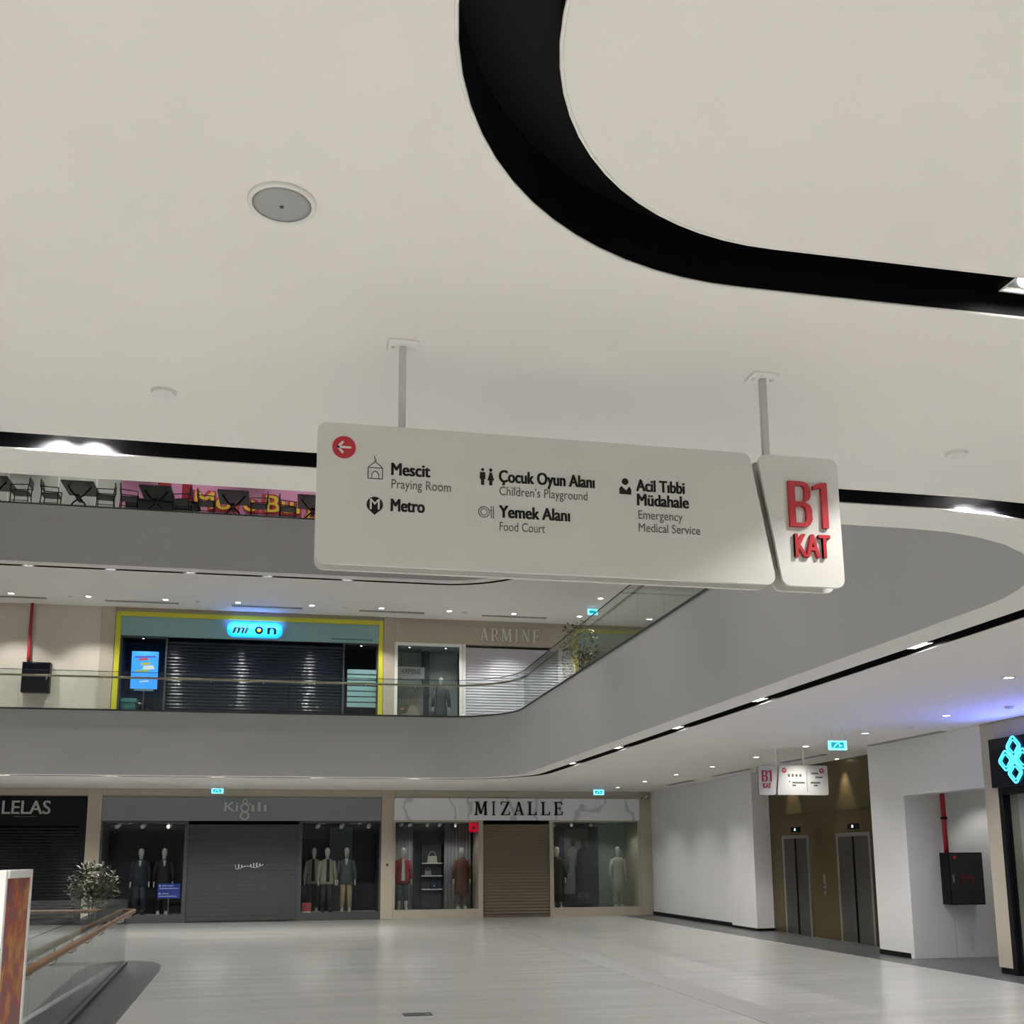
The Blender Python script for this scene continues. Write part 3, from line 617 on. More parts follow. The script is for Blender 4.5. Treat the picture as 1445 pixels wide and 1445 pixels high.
def mannequin(x, y, z, rz, label, clothes, group='shop mannequins', skin=None):
    t = thing('mannequin', (x, y, z), label, 'mannequin', None, rz)
    if 'bm' not in _man: _man['bm'] = _man['body'].mesh('body', M['skin'])
    place('body', _man['bm'], t)
    for c in clothes:
        kind, mt = c[0], c[1]; b = MB()
        if kind in ('jacket', 'coat'):
            lo = {'jacket': .78, 'coat': .45}[kind]
            b.loft([(0, 0, lo, .215, .145), (0, 0, (lo + 1.05) / 2, .20, .14), (0, 0, 1.08, .17, .125), (0, 0, 1.25, .19, .135), (0, 0, 1.40, .195, .125), (0, 0, 1.46, .15, .1), (0, 0, 1.5, .075, .07)], 18)
            for s in (-1, 1): limb(b, [(s * .165, 0, 1.43), (s * .235, .02, 1.14), (s * .256, -.03, .90)], [.068, .06, .047])
        elif kind == 'dress':
            b.loft([(0, 0, c[2], .23, .17), (0, 0, .6, .2, .15), (0, 0, .92, .18, .13), (0, 0, 1.08, .145, .11), (0, 0, 1.25, .18, .125), (0, 0, 1.40, .187, .118), (0, 0, 1.46, .14, .095), (0, 0, 1.52, .065, .065)], 18)
            for s in (-1, 1): limb(b, [(s * .165, 0, 1.43), (s * .235, .02, 1.14), (s * .256, -.03, .90)], [.064, .055, .045])
        elif kind == 'trousers':
            b.loft([(0, 0, .84, .17, .12), (0, 0, 1.0, .165, .115), (0, 0, 1.06, .15, .105)], 16)
            for s in (-1, 1): limb(b, [(s * .085, 0, .92), (s * .092, -.005, .5), (s * .105, .012, c[2])], [.095, .078, .07])
        elif kind == 'shirt_front':
            b.prism([(-.045, 1.49), (0, 1.24), (.045, 1.49)], -.128, -.105)
        elif kind == 'bow_tie':
            b.prism([(-.05, 1.52), (-.05, 1.47), (0, 1.488), (.05, 1.47), (.05, 1.52), (0, 1.502)], -.135, -.1285)
        elif kind == 'open_front':
            b.prism([(-.035, 1.48), (-.05, .86), (.05, .86), (.035, 1.48)], -.15, -.12)
        elif kind == 'shoes':
            for s in (-1, 1): b.loft([(s * .108, -.055, -.004, .05, .135), (s * .108, -.05, .05, .046, .12), (s * .106, .0, .10, .04, .05)], 12)
        b.build(kind, mt, t)
    return t
CL = dict(navy=cm('navy_cloth', (.012, .014, .03)), blk=cm('black_cloth', (.008, .008, .01)), shirt=cm('white_cloth', (.6, .6, .58)), beige=cm('beige_cloth', (.34, .30, .22)), khaki=cm('khaki_cloth', (.32, .24, .13)),
          grey=cm('grey_cloth', (.075, .08, .09)), redc=cm('red_cloth', (.33, .045, .045)), slate=cm('slate_cloth', (.07, .085, .10)), brown=cm('brown_cloth', (.16, .065, .05)), rust=cm('rust_cloth', (.20, .12, .10)),
          green=cm('dark_green_cloth', (.035, .045, .022)), cream=cm('cream_cloth', (.5, .45, .38)), whiteshoe=cm('pale_shoe', (.5, .48, .44)))

# ------------------------------------------------------------------ ground floor shops
def display_fill(x, y, z, power):  # added unseen lamp that brightens a window display
    t = thing('display_fill_lamp', (x, y, z - .001), 'small added fill lamp hidden behind the top of a shop window', 'ceiling light', 'added shop window fill lamps')
    for n in ('trim', 'lens'): o = place('trim_ring' if n == 'trim' else 'lens', _dl[n], t); o.scale = (.5, .5, 1)
    spot(t, (0, 0, -.03), power, 130, .6)
for x in (3.5, 4.7): display_fill(x, YF + .3, 2.72, 14)
for x in (8.2, 9.6): display_fill(x, YF + .3, 2.72, 14)
for x in (-4.4, -3.4, .9, 1.9): display_fill(x, YF + .3, 2.70, 2.5)
for x in (3.3, 4.4): display_fill(x, YF + .3, 7.94, 22)
for x in (-4.3, 1.85): display_fill(x, YF + .12, 7.9, 12)
# LELAS
s = thing('storefront', (-9.0, YF, 0), 'black LELAS shop front with closed black roller shutter', 'shop front')
boxp('header', M['black'], s, -14.6, -5.5, YF - .03, YF + .2, 2.62, 3.42); boxp('side_jamb', M['black'], s, -5.66, -5.5, YF - .02, YF + .2, 0, 2.62); boxp('bottom_rail', M['blackgloss'], s, -14.6, -5.66, YF + .0, YF + .12, 0, .14)
slats(-14.6, -5.66, .14, 2.62, YF + .1, .085, .03, M['lshut'], s)
lettering('LELAS', -7.64, -6.43, 2.94, .35, YF - .03, M['chrome'], s, bold=.012, thick=.03)
boxp('small_tagline', M['ink2'], s, -7.35, -6.75, YF - .035, YF - .0301, 2.86, 2.875)
# Kiğılı
s = thing('storefront', (-1.3, YF, 0), 'slate grey Kiğılı shop front with charcoal shutter and dark suit windows', 'shop front')
boxp('header', M['kgrey'], s, -5.1, 2.515, YF - .04, YF + .2, 2.76, 3.42, bevel=.006)
boxp('plinth', M['darkgrey'], s, -5.1, -2.85, YF - .01, YF + .1, 0, .17); boxp('plinth', M['darkgrey'], s, .25, 2.515, YF - .01, YF + .1, 0, .17)
for x0, x1 in ((-5.1, -2.85), (.25, 2.515)):
    boxp('display_floor', M['tan'], s, x0 + .05, x1 - .05, YF + .1, YF + 1.3, .05, .2); boxp('sill', M['cream'], s, x0 + .06, x1 - .06, YF + .02, YF + .1, .17, .215)
    boxp('display_back', M['blackgloss'], s, x0, x1, YF + 1.3, YF + 1.35, 0, 2.76); boxp('display_ceiling', M['darkgrey'], s, x0, x1, YF + .1, YF + 1.35, 2.7, 2.76)
    fo = frame(x0, x1, .17, 2.76, YF, YF + .06, .05, M['darkgrey'], s); boxp('window_pane', M['shopglass'], fo, x0 + .05, x1 - .05, YF + .025, YF + .035, .22, 2.71)
    for xx in (x0, x1 - .03): boxp('display_side', M['darkgrey'], s, xx, xx + .03, YF + .06, YF + 1.3, .2, 2.7)
boxp('display_screen_back', M['darkgrey'], s, 1.1, 1.75, YF + 1.0, YF + 1.04, .2, 2.6)
slats(-2.85, .25, 0.02, 2.76, YF + .03, .11, .006, M['kshut'], s, 3)
for zz in (1.52, 1.44): boxp('vent_strip', M['darkgrey'], s, -2.8, .2, YF + .012, YF + .024, zz, zz + .035)
for xx in (-2.9, .2): boxp('guide_rail', M['darkgrey'], s, xx, xx + .1, YF - .02, YF + .1, 0, 2.76)
w = [(-1.5 + .76 * k / 140 - .03 * math.sin(k * .42), YF + .005, 1.49 + .035 * (1 + .9 * math.sin(k * .07 + 1)) * math.cos(k * .42) + .0004 * k) for k in range(141)]
wpart(MB().tube(w, .009, 6), 'script_logo', M['white'], s)
lettering('Ki', -1.86, -1.50, 3.02, .26, YF - .04, M['chrome'], s, bold=.01, thick=.03); lettering('ılı', -1.12, -.72, 3.02, .26, YF - .04, M['chrome'], s, bold=.01, thick=.03)
g = MB(); g.ring(-1.31, 3.12, .085, .125, YF - .07, YF - .04); g.ring(-1.31, 2.90, .085, .13, YF - .07, YF - .04); g.box(-1.20, -1.15, YF - .07, YF - .04, 3.2, 3.25); g.ring(-1.31, 3.3, .05, .075, YF - .07, YF - .04, 16)
wpart(g, 'lettering', M['chrome'], s)
for x in (-4.73, -4.05, -3.36, .74, 1.42, 2.2):
    t = thing('track_spotlight', (x, YF + .45, 2.7), 'white track spotlight under the display ceiling of the suit shop', 'spotlight', 'suit shop track spotlights')
    MB().box(-.02, .02, -.02, .02, -.04, 0).build('stem', M['whiteplastic'], t); MB().tube([(.03, .08, -.03), (-.03, -.1, -.1)], .055, 12).build('lamp_can', M['whiteplastic'], t)
SUIT = [('trousers', CL['blk'], .12), ('jacket', CL['blk']), ('shirt_front', CL['shirt']), ('bow_tie', CL['blk'])]
mannequin(-4.1, YF + .62, .2, 0, 'mannequin in a navy dinner jacket and black bow tie', [('trousers', CL['navy'], .12), ('jacket', CL['navy']), ('shirt_front', CL['shirt']), ('bow_tie', CL['blk']), ('shoes', CL['blk'])])
mannequin(-3.47, YF + .55, .2, R(12), 'mannequin in a black dinner jacket above pale shoes, behind the blue notice', SUIT + [('shoes', CL['whiteshoe'])])
mannequin(.66, YF + 1.05, .2, R(-8), 'mannequin in a slim open beige jacket beside the shutter', [('trousers', CL['blk'], .12), ('jacket', CL['beige']), ('open_front', CL['blk']), ('shoes', CL['whiteshoe'])])
mannequin(1.02, YF + .4, .2, R(10), 'mannequin in a pale beige blazer and black trousers', [('trousers', CL['navy'], .12), ('jacket', CL['beige']), ('open_front', CL['blk']), ('shoes', CL['blk'])])
mannequin(1.58, YF + .50, .2, R(-6), 'mannequin in a grey jacket and khaki trousers', [('trousers', CL['khaki'], .14), ('jacket', CL['grey']), ('shirt_front', CL['shirt']), ('shoes', CL['whiteshoe'])])
t = thing('notice_board', (-3.27, YF + .2, .65), 'blue notice panel with white print lines in the suit window', 'notice'); MB().box(-.3, .3, 0, .015, 0, .4).build('panel', mat('notice_blue', (.01, .02, .16), .4, emit=(.01, .03, .35), es=.18), t)
b = MB(); b.disc(-.24, .34, -.003, 0, .03, 12, 'y'); b.disc(-.24, .13, -.003, 0, .03, 12, 'y')
for x0, x1, z in ((-.18, -.05, .34), (-.02, .12, .34), (-.26, .25, .27), (-.18, .0, .13), (-.26, .22, .06)): b.box(x0, x1, -.003, 0, z - .012, z + .012)
b.build('print_lines', cm('notice_print', (.45, .5, .62)), t); MB().box(-.02, .02, .0, .02, -.45, 0).build('stand', M['darkgrey'], t)
t = thing('gift_box', (.47, YF + .3, .2), 'small red box on the display sill beside the shutter', 'box'); MB().box(-.13, .13, -.1, .1, .04, .28).build('body', cm('red_box', (.35, .05, .05)), t, .01); MB().box(-.12, .12, -.09, .09, 0, .04).build('stand', M['white'], t)
t = thing('wall_button', (2.7, YF - .02, 1.52), 'small dark round fitting on the tan pillar between the shops', 'fitting'); MB().disc(0, 0, -.02, 0, .035, 14, 'y').build('rose', M['darkgrey'], t); MB().disc(0, 0, -.035, -.02, .018, 12, 'y').build('button', M['bronze'], t)

# MIZALLE
s = thing('storefront', (6.6, YF, 0), 'white marble MIZALLE shop front with taupe roller shutter', 'shop front')
hd = boxp('header', M['marble'], s, 2.875, 10.265, YF - .05, YF + .2, 2.78, 3.42, bevel=.006)
serif_word('MIZALLE', 5.22, 7.9, 2.93, 3.32, YF - .05, .05, M['ink'], hd)
for x0, x1, bk in ((2.875, 5.4, 'dark'), (7.55, 10.265, 'pale')):
    boxp('plinth', M['tan'], s, x0, x1, YF - .01, YF + .1, 0, .2); boxp('display_floor', M['tan'], s, x0, x1, YF + .1, YF + 1.4, .1, .2)
    boxp('display_back', M['darkgrey'] if bk == 'dark' else cm('pale_green_wall', (.38, .43, .40)), s, x0, x1, YF + 1.4, YF + 1.45, 0, 2.78); boxp('display_ceiling', M['kgrey'], s, x0, x1, YF + .1, YF + 1.45, 2.72, 2.78)
    fo = frame(x0, x1, .2, 2.78, YF, YF + .06, .05, M['tan'], s); boxp('window_pane', M['shopglass'], fo, x0 + .05, x1 - .05, YF + .025, YF + .035, .25, 2.73)
    for xx in (x0, x1 - .03): boxp('display_side', M['tan'], s, xx, xx + .03, YF + .06, YF + 1.4, .2, 2.72)
slats(5.48, 7.48, .06, 2.76, YF + .06, .09, .02, M['tshut'], s); boxp('bottom_rail', M['tshut'], s, 5.48, 7.48, YF + .02, YF + .09, 0, .06)
for xx in (5.4, 7.48): boxp('guide_rail', M['tan'], s, xx, xx + .08, YF - .02, YF + .1, 0, 2.78)
cur = cm('display_curtain', (.36, .37, .38), .9)
for x0, x1, lab in ((2.95, 3.55, 'left of the bag shelf'), (4.5, 5.3, 'behind the brown dress')):
    mb = MB(); n = int((x1 - x0) / .02); mb.add([(x0 + (x1 - x0) * i / n, YF + 1.15 + .035 * math.sin(i * 1.25), z) for z in (.21, 2.7) for i in range(n + 1)], [(i, i + 1, n + 2 + i, n + 1 + i) for i in range(n)], True)
    o = mb.build('display_curtain', cur); o.modifiers.new('solid', 'SOLIDIFY').thickness = .004; tag(o, 'grey pleated curtain in the MIZALLE window ' + lab, 'curtain')
t = thing('shelf_unit', (4.12, YF + 1.05, .2), 'dark bag shelf with three white boards between the grey curtains', 'shelf')
for zz in (1.36, .99, .6): MB().box(-.3, .3, -.15, .15, zz - .025, zz).build('shelf_board', M['white'], t)
for xx in (-.31, .3): MB().box(xx, xx + .012, .1, .15, 0, 1.9).build('upright', M['black'], t)
MB().box(-.3, .3, .13, .15, 0, 1.9).build('back_board', M['darkgrey'], t)
def bag(x, y, z, w, h, mt, label):
    t = thing('handbag', (x, y, z), label, 'handbag'); MB().prism([(-w * .5, 0), (w * .5, 0), (w * .42, h), (-w * .42, h)], -.06, .06).build('bag_body', mt, t, .012)
    MB().tube([(w * .35 * math.cos(R(a_)), 0, h + w * .45 * math.sin(R(a_))) for a_ in range(0, 181, 20)], .01, 6).build('handle', mt, t); MB().box(-.03, .03, -.068, -.06, h * .6, h * .8).build('clasp', M['chrome'], t)
bag(4.12, YF + 1.0, 1.56, .3, .2, cm('cream_leather', (.5, .47, .38)), 'cream handbag on the top shelf of the bag display')
bag(4.0, YF + 1.0, 1.19, .2, .14, cm('grey_leather', (.3, .3, .3)), 'small grey handbag on the middle shelf of the bag display')
bag(4.18, YF + 1.0, .80, .26, .14, cm('navy_leather', (.02, .025, .09)), 'navy handbag on the lowest shelf of the bag display')
for x in (3.15, 3.4, 3.92, 4.28, 4.75, 7.75, 8.3, 8.9):
    t = thing('track_spotlight', (x, YF + .5, 2.72), 'white track spotlight under the display ceiling of MIZALLE', 'spotlight', 'MIZALLE track spotlights')
    MB().box(-.02, .02, -.02, .02, -.03, 0).build('stem', M['whiteplastic'], t); MB().tube([(.03, .06, -.02), (-.03, -.08, -.08)], .045, 12).build('lamp_can', M['whiteplastic'], t)
mannequin(3.2, YF + .5, .2, 0, 'mannequin in a red blazer over a white top and slate trousers', [('trousers', CL['slate'], .3), ('jacket', CL['redc']), ('open_front', CL['shirt']), ('shoes', CL['whiteshoe'])])
mannequin(4.93, YF + .5, .2, R(5), 'mannequin in a brown tunic and rust trousers near the taupe shutter', [('trousers', CL['rust'], .15), ('coat', CL['brown']), ('shoes', CL['whiteshoe'])])
mannequin(7.82, YF + .5, .2, R(-15), 'mannequin in a long dark green dress', [('dress', CL['green'], .2)])
mannequin(9.72, YF + .5, .2, R(8), 'mannequin in a cream trouser suit beside the fashion poster', [('trousers', CL['cream'], .12), ('coat', CL['cream'])])
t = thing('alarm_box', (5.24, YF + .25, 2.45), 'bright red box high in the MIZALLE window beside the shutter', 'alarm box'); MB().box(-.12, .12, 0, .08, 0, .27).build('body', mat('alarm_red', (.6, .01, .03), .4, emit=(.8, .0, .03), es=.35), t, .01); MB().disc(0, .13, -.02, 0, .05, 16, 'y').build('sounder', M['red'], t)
t = thing('fashion_poster', (8.62, YF + .95, .26), 'dark fashion poster of a couple, one in a pale gown, one in a dark coat', 'poster')
MB().box(-.62, .62, 0, .03, 0, 2.36).build('print', cm('poster_dark', (.05, .055, .07), .5, var=.5, vscale=2), t)
MB().box(-.45, .3, -.003, 0, 1.2, 2.3).build('print_sky', cm('poster_sky', (.13, .122, .118)), t)
b = MB(); b.prism([(-.50, .36), (-.12, .34), (-.13, .9), (-.14, 1.36), (-.06, 1.58), (-.07, 1.68), (-.14, 1.73), (-.15, 1.78), (-.20, 1.78), (-.21, 1.73), (-.33, 1.68), (-.36, 1.5), (-.27, 1.40), (-.30, 1.1)], -.008, -.004); b.build('print_gown', cm('poster_gown', (.20, .195, .21)), t)
b = MB(); b.prism([(-.175 + .085 * math.cos(R(a_)), 1.86 + .11 * math.sin(R(a_))) for a_ in range(0, 360, 24)], -.0085, -.0081); b.prism([(.16 + .085 * math.cos(R(a_)), 1.88 + .11 * math.sin(R(a_))) for a_ in range(0, 360, 24)], -.0125, -.0121); b.build('print_heads', cm('poster_hair', (.045, .038, .036)), t)
b = MB(); b.prism([(-.10, .40), (.46, .38), (.44, 1.0), (.40, 1.5), (.36, 1.64), (.22, 1.74), (.21, 1.82), (.11, 1.82), (.10, 1.74), (-.02, 1.64), (-.06, 1.5), (-.05, 1.1)], -.012, -.0086); b.build('print_coat', cm('poster_coat', (.04, .045, .052)), t)
b = MB(); b.prism([(-.05, .22), (.08, .22), (.07, .42), (-.02, .42)], -.008, -.004); b.prism([(.18, .20), (.30, .20), (.29, .42), (.2, .42)], -.008, -.004); b.build('print_feet', cm('poster_feet', (.13, .12, .12)), t)

# ------------------------------------------------------------------ upper shops
s = thing('storefront', (-1.28, YF, F1), 'yellow framed teal mion shop front with navy roller shutter', 'shop front')
b = MB(); b.box(-5.03, -4.89, YF - .09, YF + .1, F1 + .002, 8.63); b.box(2.35, 2.48, YF - .09, YF + .1, F1 + .002, 8.63); b.box(-4.89, 2.35, YF - .09, YF + .1, 8.5, 8.63)
wpart(b, 'yellow_frame', M['yellow'], s, .006)
boxp('header', M['teal'], s, -4.89, 2.35, YF - .04, YF + .1, 7.95, 8.5)
slats(-3.62, 1.32, F1 + .1, 7.95, YF + .12, .095, .034, M['mshut'], s); boxp('bottom_rail', M['mshut'], s, -3.62, 1.32, YF + .04, YF + .12, F1 + .002, F1 + .1)
for x0, x1 in ((-4.89, -3.62), (1.32, 2.35)):
    fo = frame(x0, x1, F1 + .002, 7.95, YF, YF + .06, .05, M['darkgrey'], s); boxp('window_pane', M['shopglass'], fo, x0 + .05, x1 - .05, YF + .025, YF + .035, F1 + .05, 7.9); boxp('display_back', cm('navy_back', (.012, .018, .035)), s, x0, x1, YF + 1.0, YF + 1.05, F1, 7.95); boxp('display_floor', M['darkgrey'], s, x0, x1, YF + .06, YF + 1.0, F1 + .002, F1 + .06)
    for xx in (x0, x1 - .02): boxp('display_side', M['darkgrey'], s, xx, xx + .02, YF + .06, YF + 1.0, F1, 7.95)
halo = MB(); halo.prism(rrect(-2.0, -.44, 8.0, 8.46, .2), YF - .055, YF - .042); h_o = wpart(halo, 'sign_halo', M['neonblue'], s)
hal2 = MB(); hal2.prism(rrect(-1.92, -.52, 8.06, 8.40, .16), YF - .065, YF - .0551); wpart(hal2, 'sign_glow', mat('cyan_glow', (.1, .6, .9), .4, emit=(.02, .55, 1.0), es=1.7), s)
navy = mat('navy_letter', (.01, .04, .12), .4)
lettering('mi', -1.84, -1.38, 8.11, .26, YF - .066, navy, s, bold=.02, thick=.03, shear=.3); lettering('n', -.86, -.62, 8.11, .28, YF - .066, navy, s, bold=.02, thick=.03)
lettering('mi', -1.80, -1.36, 8.12, .24, YF - .097, M['white'], s, bold=-.01, thick=.004, shear=.3)
wpart(MB().ring(-1.1, 8.215, .06, .115, YF - .096, YF - .066), 'letter_o', navy, s); wpart(MB().disc(-1.1, 8.21, YF - .09, YF - .066, .055, 20, 'y'), 'yellow_dot', mat('yellow_dot', (.8, .6, .02), .4, emit=(1, .7, .05), es=.6), s)
boxp('small_print_line', cm('print_teal', (.06, .14, .15)), s, .98, 2.18, YF - .045, YF - .0401, 8.03, 8.06)
l = bpy.data.lights.new('sign_light', 'AREA'); l.shape = 'RECTANGLE'; l.size = 1.5; l.size_y = .3; l.energy = 9; l.color = (.1, .25, 1.0)
lo = bpy.data.objects.new('sign_light', l); col.objects.link(lo); lo.location = (-1.22, YF - .1, 8.3); lo.rotation_euler = (R(125), 0, 0); lo.parent = h_o
t = thing('lit_poster', (-4.24, YF + .3, 6.42), 'glowing blue poster with colourful print in the mion window', 'poster')
MB().box(-.37, .36, 0, .03, .06, 1.14).build('panel', mat('poster_blue', (.05, .25, .7), .4, emit=(.05, .32, 1.0), es=.8), t, .01)
pc = [(.5, .55, .12), (.55, .12, .1), (.75, .78, .8), (.1, .1, .5), (.3, .5, .2)]
for k, (c_, px, pz, pw, ph) in enumerate(((3, 0, .97, .62, .05), (1, -.05, .9, .3, .07), (0, .02, .77, .3, .08), (2, .1, .66, .34, .12), (4, -.06, .56, .4, .08), (3, 0, .36, .7, .03), (2, .0, .26, .3, .04))):
    MB().prism(round_poly([(px - pw / 2, pz - ph / 2), (px + pw / 2, pz - ph / 2 + .03), (px + pw / 2 - .05, pz + ph / 2 + .02), (px - pw / 2 + .04, pz + ph / 2)], .012, 3), -.004 - .0006 * k, 0).build('print_patch', mat('poster_print_%d' % k, pc[c_], .5, emit=pc[c_], es=.35), t)
MB().box(-.26, .26, -.01, .04, 0, .06).build('foot_shelf', M['teal'], t)
MB().box(-.012, .012, .02, .03, -1.15, 0).build('pole', M['chrome'], t)
t = thing('display_bin', (-4.62, YF + .35, F1 + .062), 'teal lidded box under the glowing blue poster', 'box'); MB().box(-.2, .2, -.18, .18, 0, .8).build('body', cm('teal_box', (.05, .2, .2)), t, .01); MB().box(-.22, .22, -.2, .2, .8, .92).build('lid', cm('teal_lid', (.07, .27, .28)), t, .01)
for x, c_, hh, lab in ((-4.18, (.16, .16, .12), .75, 'beige'), (-3.86, (.22, .03, .04), .55, 'red')):
    t = thing('plush_toy', (x, YF + .72, F1 + .062), lab + ' plush toy on the floor of the mion window', 'toy'); mt_ = cm('plush_' + lab, c_, .9)
    MB().loft([(0, 0, 0, .1, .1), (0, 0, hh * .25, .15, .13), (0, 0, hh * .5, .12, .1), (0, 0, hh * .6, .07, .07), (0, 0, hh * .75, .12, .11), (0, 0, hh * .92, .09, .09), (0, 0, hh, .02, .02)], 14).build('body', mt_, t)
    for q in (-1, 1): MB().tube([(q * .1, -.02, hh * .5), (q * .17, -.08, hh * .3)], [.05, .04], 8).build('arm', mt_, t); MB().tube([(q * .07, -.05, hh * .06), (q * .09, -.2, hh * .05)], [.055, .05], 8).build('leg', mt_, t)
t = thing('price_board', (1.9, YF + .16, 6.05), 'pale teal board of seven stacked slats in the mion window', 'board')
for k in range(7): MB().box(-.44, .43, -.02 - .001 * k, .02, .01 + k * .165, .145 + k * .165).build('slat', cm('pale_teal_%d' % k, (.48, .72, .74)), t, .006)
MB().box(-.02, .02, .02, .05, -.83, 1.15).build('pole', M['darkgrey'], t); MB().box(-.2, .2, -.1, .12, -.848, -.83).build('foot', M['darkgrey'], t)

s = thing('storefront', (5.6, YF, F1), 'beige ARMINE shop front with raised white letters and lilac grey shutter', 'shop front')
serif_word('ARMINE', 5.38, 7.25, 8.13, 8.53, YF - .02, .06, M['white'], s)
frame(2.83, 4.86, F1 + .002, 8.02, YF - .03, YF + .05, .09, M['white'], s); boxp('window_pane', M['shopglass'], s, 2.92, 4.77, YF, YF + .01, F1 + .09, 7.93)
boxp('display_back', cm('sage_grey', (.36, .41, .39)), s, 2.83, 4.9, YF + 1.2, YF + 1.25, F1, 8.02); boxp('display_floor', M['kgrey'], s, 2.83, 4.9, YF + .05, YF + 1.2, F1 + .002, F1 + .08); boxp('display_ceiling', M['kgrey'], s, 2.83, 4.9, YF + .05, YF + 1.2, 7.94, 8.0)
boxp('display_divider', M['darkgrey'], s, 3.78, 3.98, YF + .9, YF + 1.2, F1 + .08, 7.94)
slats(4.95, 8.32, F1 + .02, 8.02, YF + .06, .085, .014, M['ashut'], s)
for xx in (4.87, 8.32): boxp('guide_rail', M['white'], s, xx, xx + .09, YF - .02, YF + .1, F1 + .002, 8.02)
t = thing('shop_placard', (3.36, YF + .3, 6.98), 'white ARMINE placard hung in the upper window above the scarf poster', 'sign'); MB().box(-.42, .4, 0, .015, 0, .36).build('panel', cm('placard', (.42, .43, .42)), t); 
lettering('ARMINE', 3.05, 3.65, 7.13, .15, YF + .3, M['ink2'], t, thick=.003)
for q in (-.3, .3): MB().box(q - .004, q + .004, 0, .008, .36, .95).build('wire', M['darkgrey'], t)
t = thing('fashion_poster', (3.36, YF + .75, F1 + .082), 'beige toned poster of seated figures in headscarves below the ARMINE placard', 'poster')
MB().box(-.45, .42, 0, .02, 0, 1.6).build('print', cm('poster_beige_back', (.16, .17, .16), .6, var=.3, vscale=3), t)
b = MB(); b.prism([(-.35, .05), (.38, .05), (.34, .6), (.22, .95), (.05, 1.0), (-.08, .75), (-.3, .6)], -.005, -.001); b.build('print_dress', cm('poster_beige', (.32, .26, .2)), t)
b = MB(); b.disc(.14, 1.14, -.009, -.0051, .14, 18, 'y'); b.disc(-.2, .86, -.009, -.0051, .13, 18, 'y'); b.build('print_scarves', cm('poster_scarf', (.22, .15, .11)), t)
mannequin(4.3, YF + .6, F1 + .082, 0, 'white mannequin in a dark grey dress in the ARMINE window', [('dress', CL['grey'], .2)])
for x, zz in ((-7.01, 6.23),):
    t = thing('fire_hose_cabinet', (x, YF - .001, zz), 'black fire hose cabinet on the cream upper gallery wall', 'fire cabinet')
    MB().box(-.36, .36, -.24, 0, 0, .84).build('body', M['black'], t, .008); dr = MB().box(-.34, .34, -.252, -.24, .03, .81).build('door', M['blackgloss'], t, .004); MB().box(.27, .3, -.27, -.252, .35, .47).build('handle', M['chrome'], dr)
    b = MB().tube([(-.25, -.1, .84), (-.25, -.1, 1.0), (-.25, -.1, 2.52)], .045, 10); b.build('red_pipe', M['redpipe'], t)

# ------------------------------------------------------------------ glass balustrade of the upper gallery
bal = thing('glass_balustrade', (5.3, 26, F1), 'frameless glass balustrade with brass handrail around the upper atrium edge', 'balustrade')
path = [p for p in rrect(-13.45, 5.38, 5.5, 26.5, 1.8, 8)]
# walk: right side from near to far, corner, far side to the left
walk = [(5.38, 7.6)]
y = 7.6
while y < 24.4: y += 1.2; walk.append((5.38, min(y, 24.7)))
for i in range(1, 6): a_ = R(90 * i / 5); walk.append((5.38 - 1.8 + 1.8 * math.cos(a_), 24.7 + 1.8 * math.sin(a_)))
x = walk[-1][0]
while x > -12: x -= 1.25; walk.append((x, 26.5))
for (x0, y0), (x1, y1) in zip(walk[:-1], walk[1:]):
    d = Vector((x1 - x0, y1 - y0)); L_ = d.length
    if L_ < .05: continue
    d.normalize(); n_ = Vector((-d.y, d.x)) * .008; a_ = Vector((x0, y0)) + d * .006; b_ = Vector((x1, y1)) - d * .006
    wpart(MB().prism([tuple(a_ - n_), tuple(b_ - n_), tuple(b_ + n_), tuple(a_ + n_)], F1 + .02, 6.14, 'xy'), 'glass_panel', M['glass'], bal)
    e0 = wpart(MB().prism([tuple(a_ - n_ * 1.2), tuple(b_ - n_ * 1.2), tuple(b_ + n_ * 1.2), tuple(a_ + n_ * 1.2)], 6.14, 6.152, 'xy'), 'glass_edge', M['darkgrey'], bal)
    mid = (a_ + b_) / 2; off = Vector((d.y, -d.x)) * .07
    wpart(MB().tube([(mid.x, mid.y, 5.96), (mid.x + off.x, mid.y + off.y, 5.96), (mid.x + off.x, mid.y + off.y, 6.0)], .009, 6), 'rail_bracket', M['chrome'], bal)
rail = []
for i, (x, y) in enumerate(walk):
    a_ = Vector(walk[max(i - 1, 0)]); b_ = Vector(walk[min(i + 1, len(walk) - 1)]); d = (b_ - a_).normalized(); rail.append((x + d.y * .07, y - d.x * .07, 6.02))
wpart(MB().tube(rail, .026, 10), 'handrail', mat('brass_rail', (.50, .42, .30), .25, metal=1), bal)

# potted plants behind the side balustrade of the upper gallery
def foliage(parent, n, cx, cy, cz, rx, ry, rz, leaf=.09, seed=1):
    rnd = random.Random(seed); mb = MB()
    for i in range(n):
        while True:
            p = Vector((rnd.uniform(-1, 1), rnd.uniform(-1, 1), rnd.uniform(-1, 1)))
            if p.length <= 1: break
        c = Vector((cx + p.x * rx, cy + p.y * ry, cz + p.z * rz)); d = Vector((rnd.uniform(-1, 1), rnd.uniform(-1, 1), rnd.uniform(-.6, .8))).normalized(); sd = d.cross(Vector((0, 0, 1))).normalized(); L_ = leaf * rnd.uniform(.7, 1.3); up = sd.cross(d)
        mb.add([c, c + d * L_ * .5 + sd * L_ * .28 + up * L_ * .08, c + d * L_, c + d * L_ * .5 - sd * L_ * .28 + up * L_ * .08], [(0, 1, 2), (0, 2, 3)])
    o = mb.build('foliage', M['leaf'], parent); o['kind'] = 'stuff'; return o
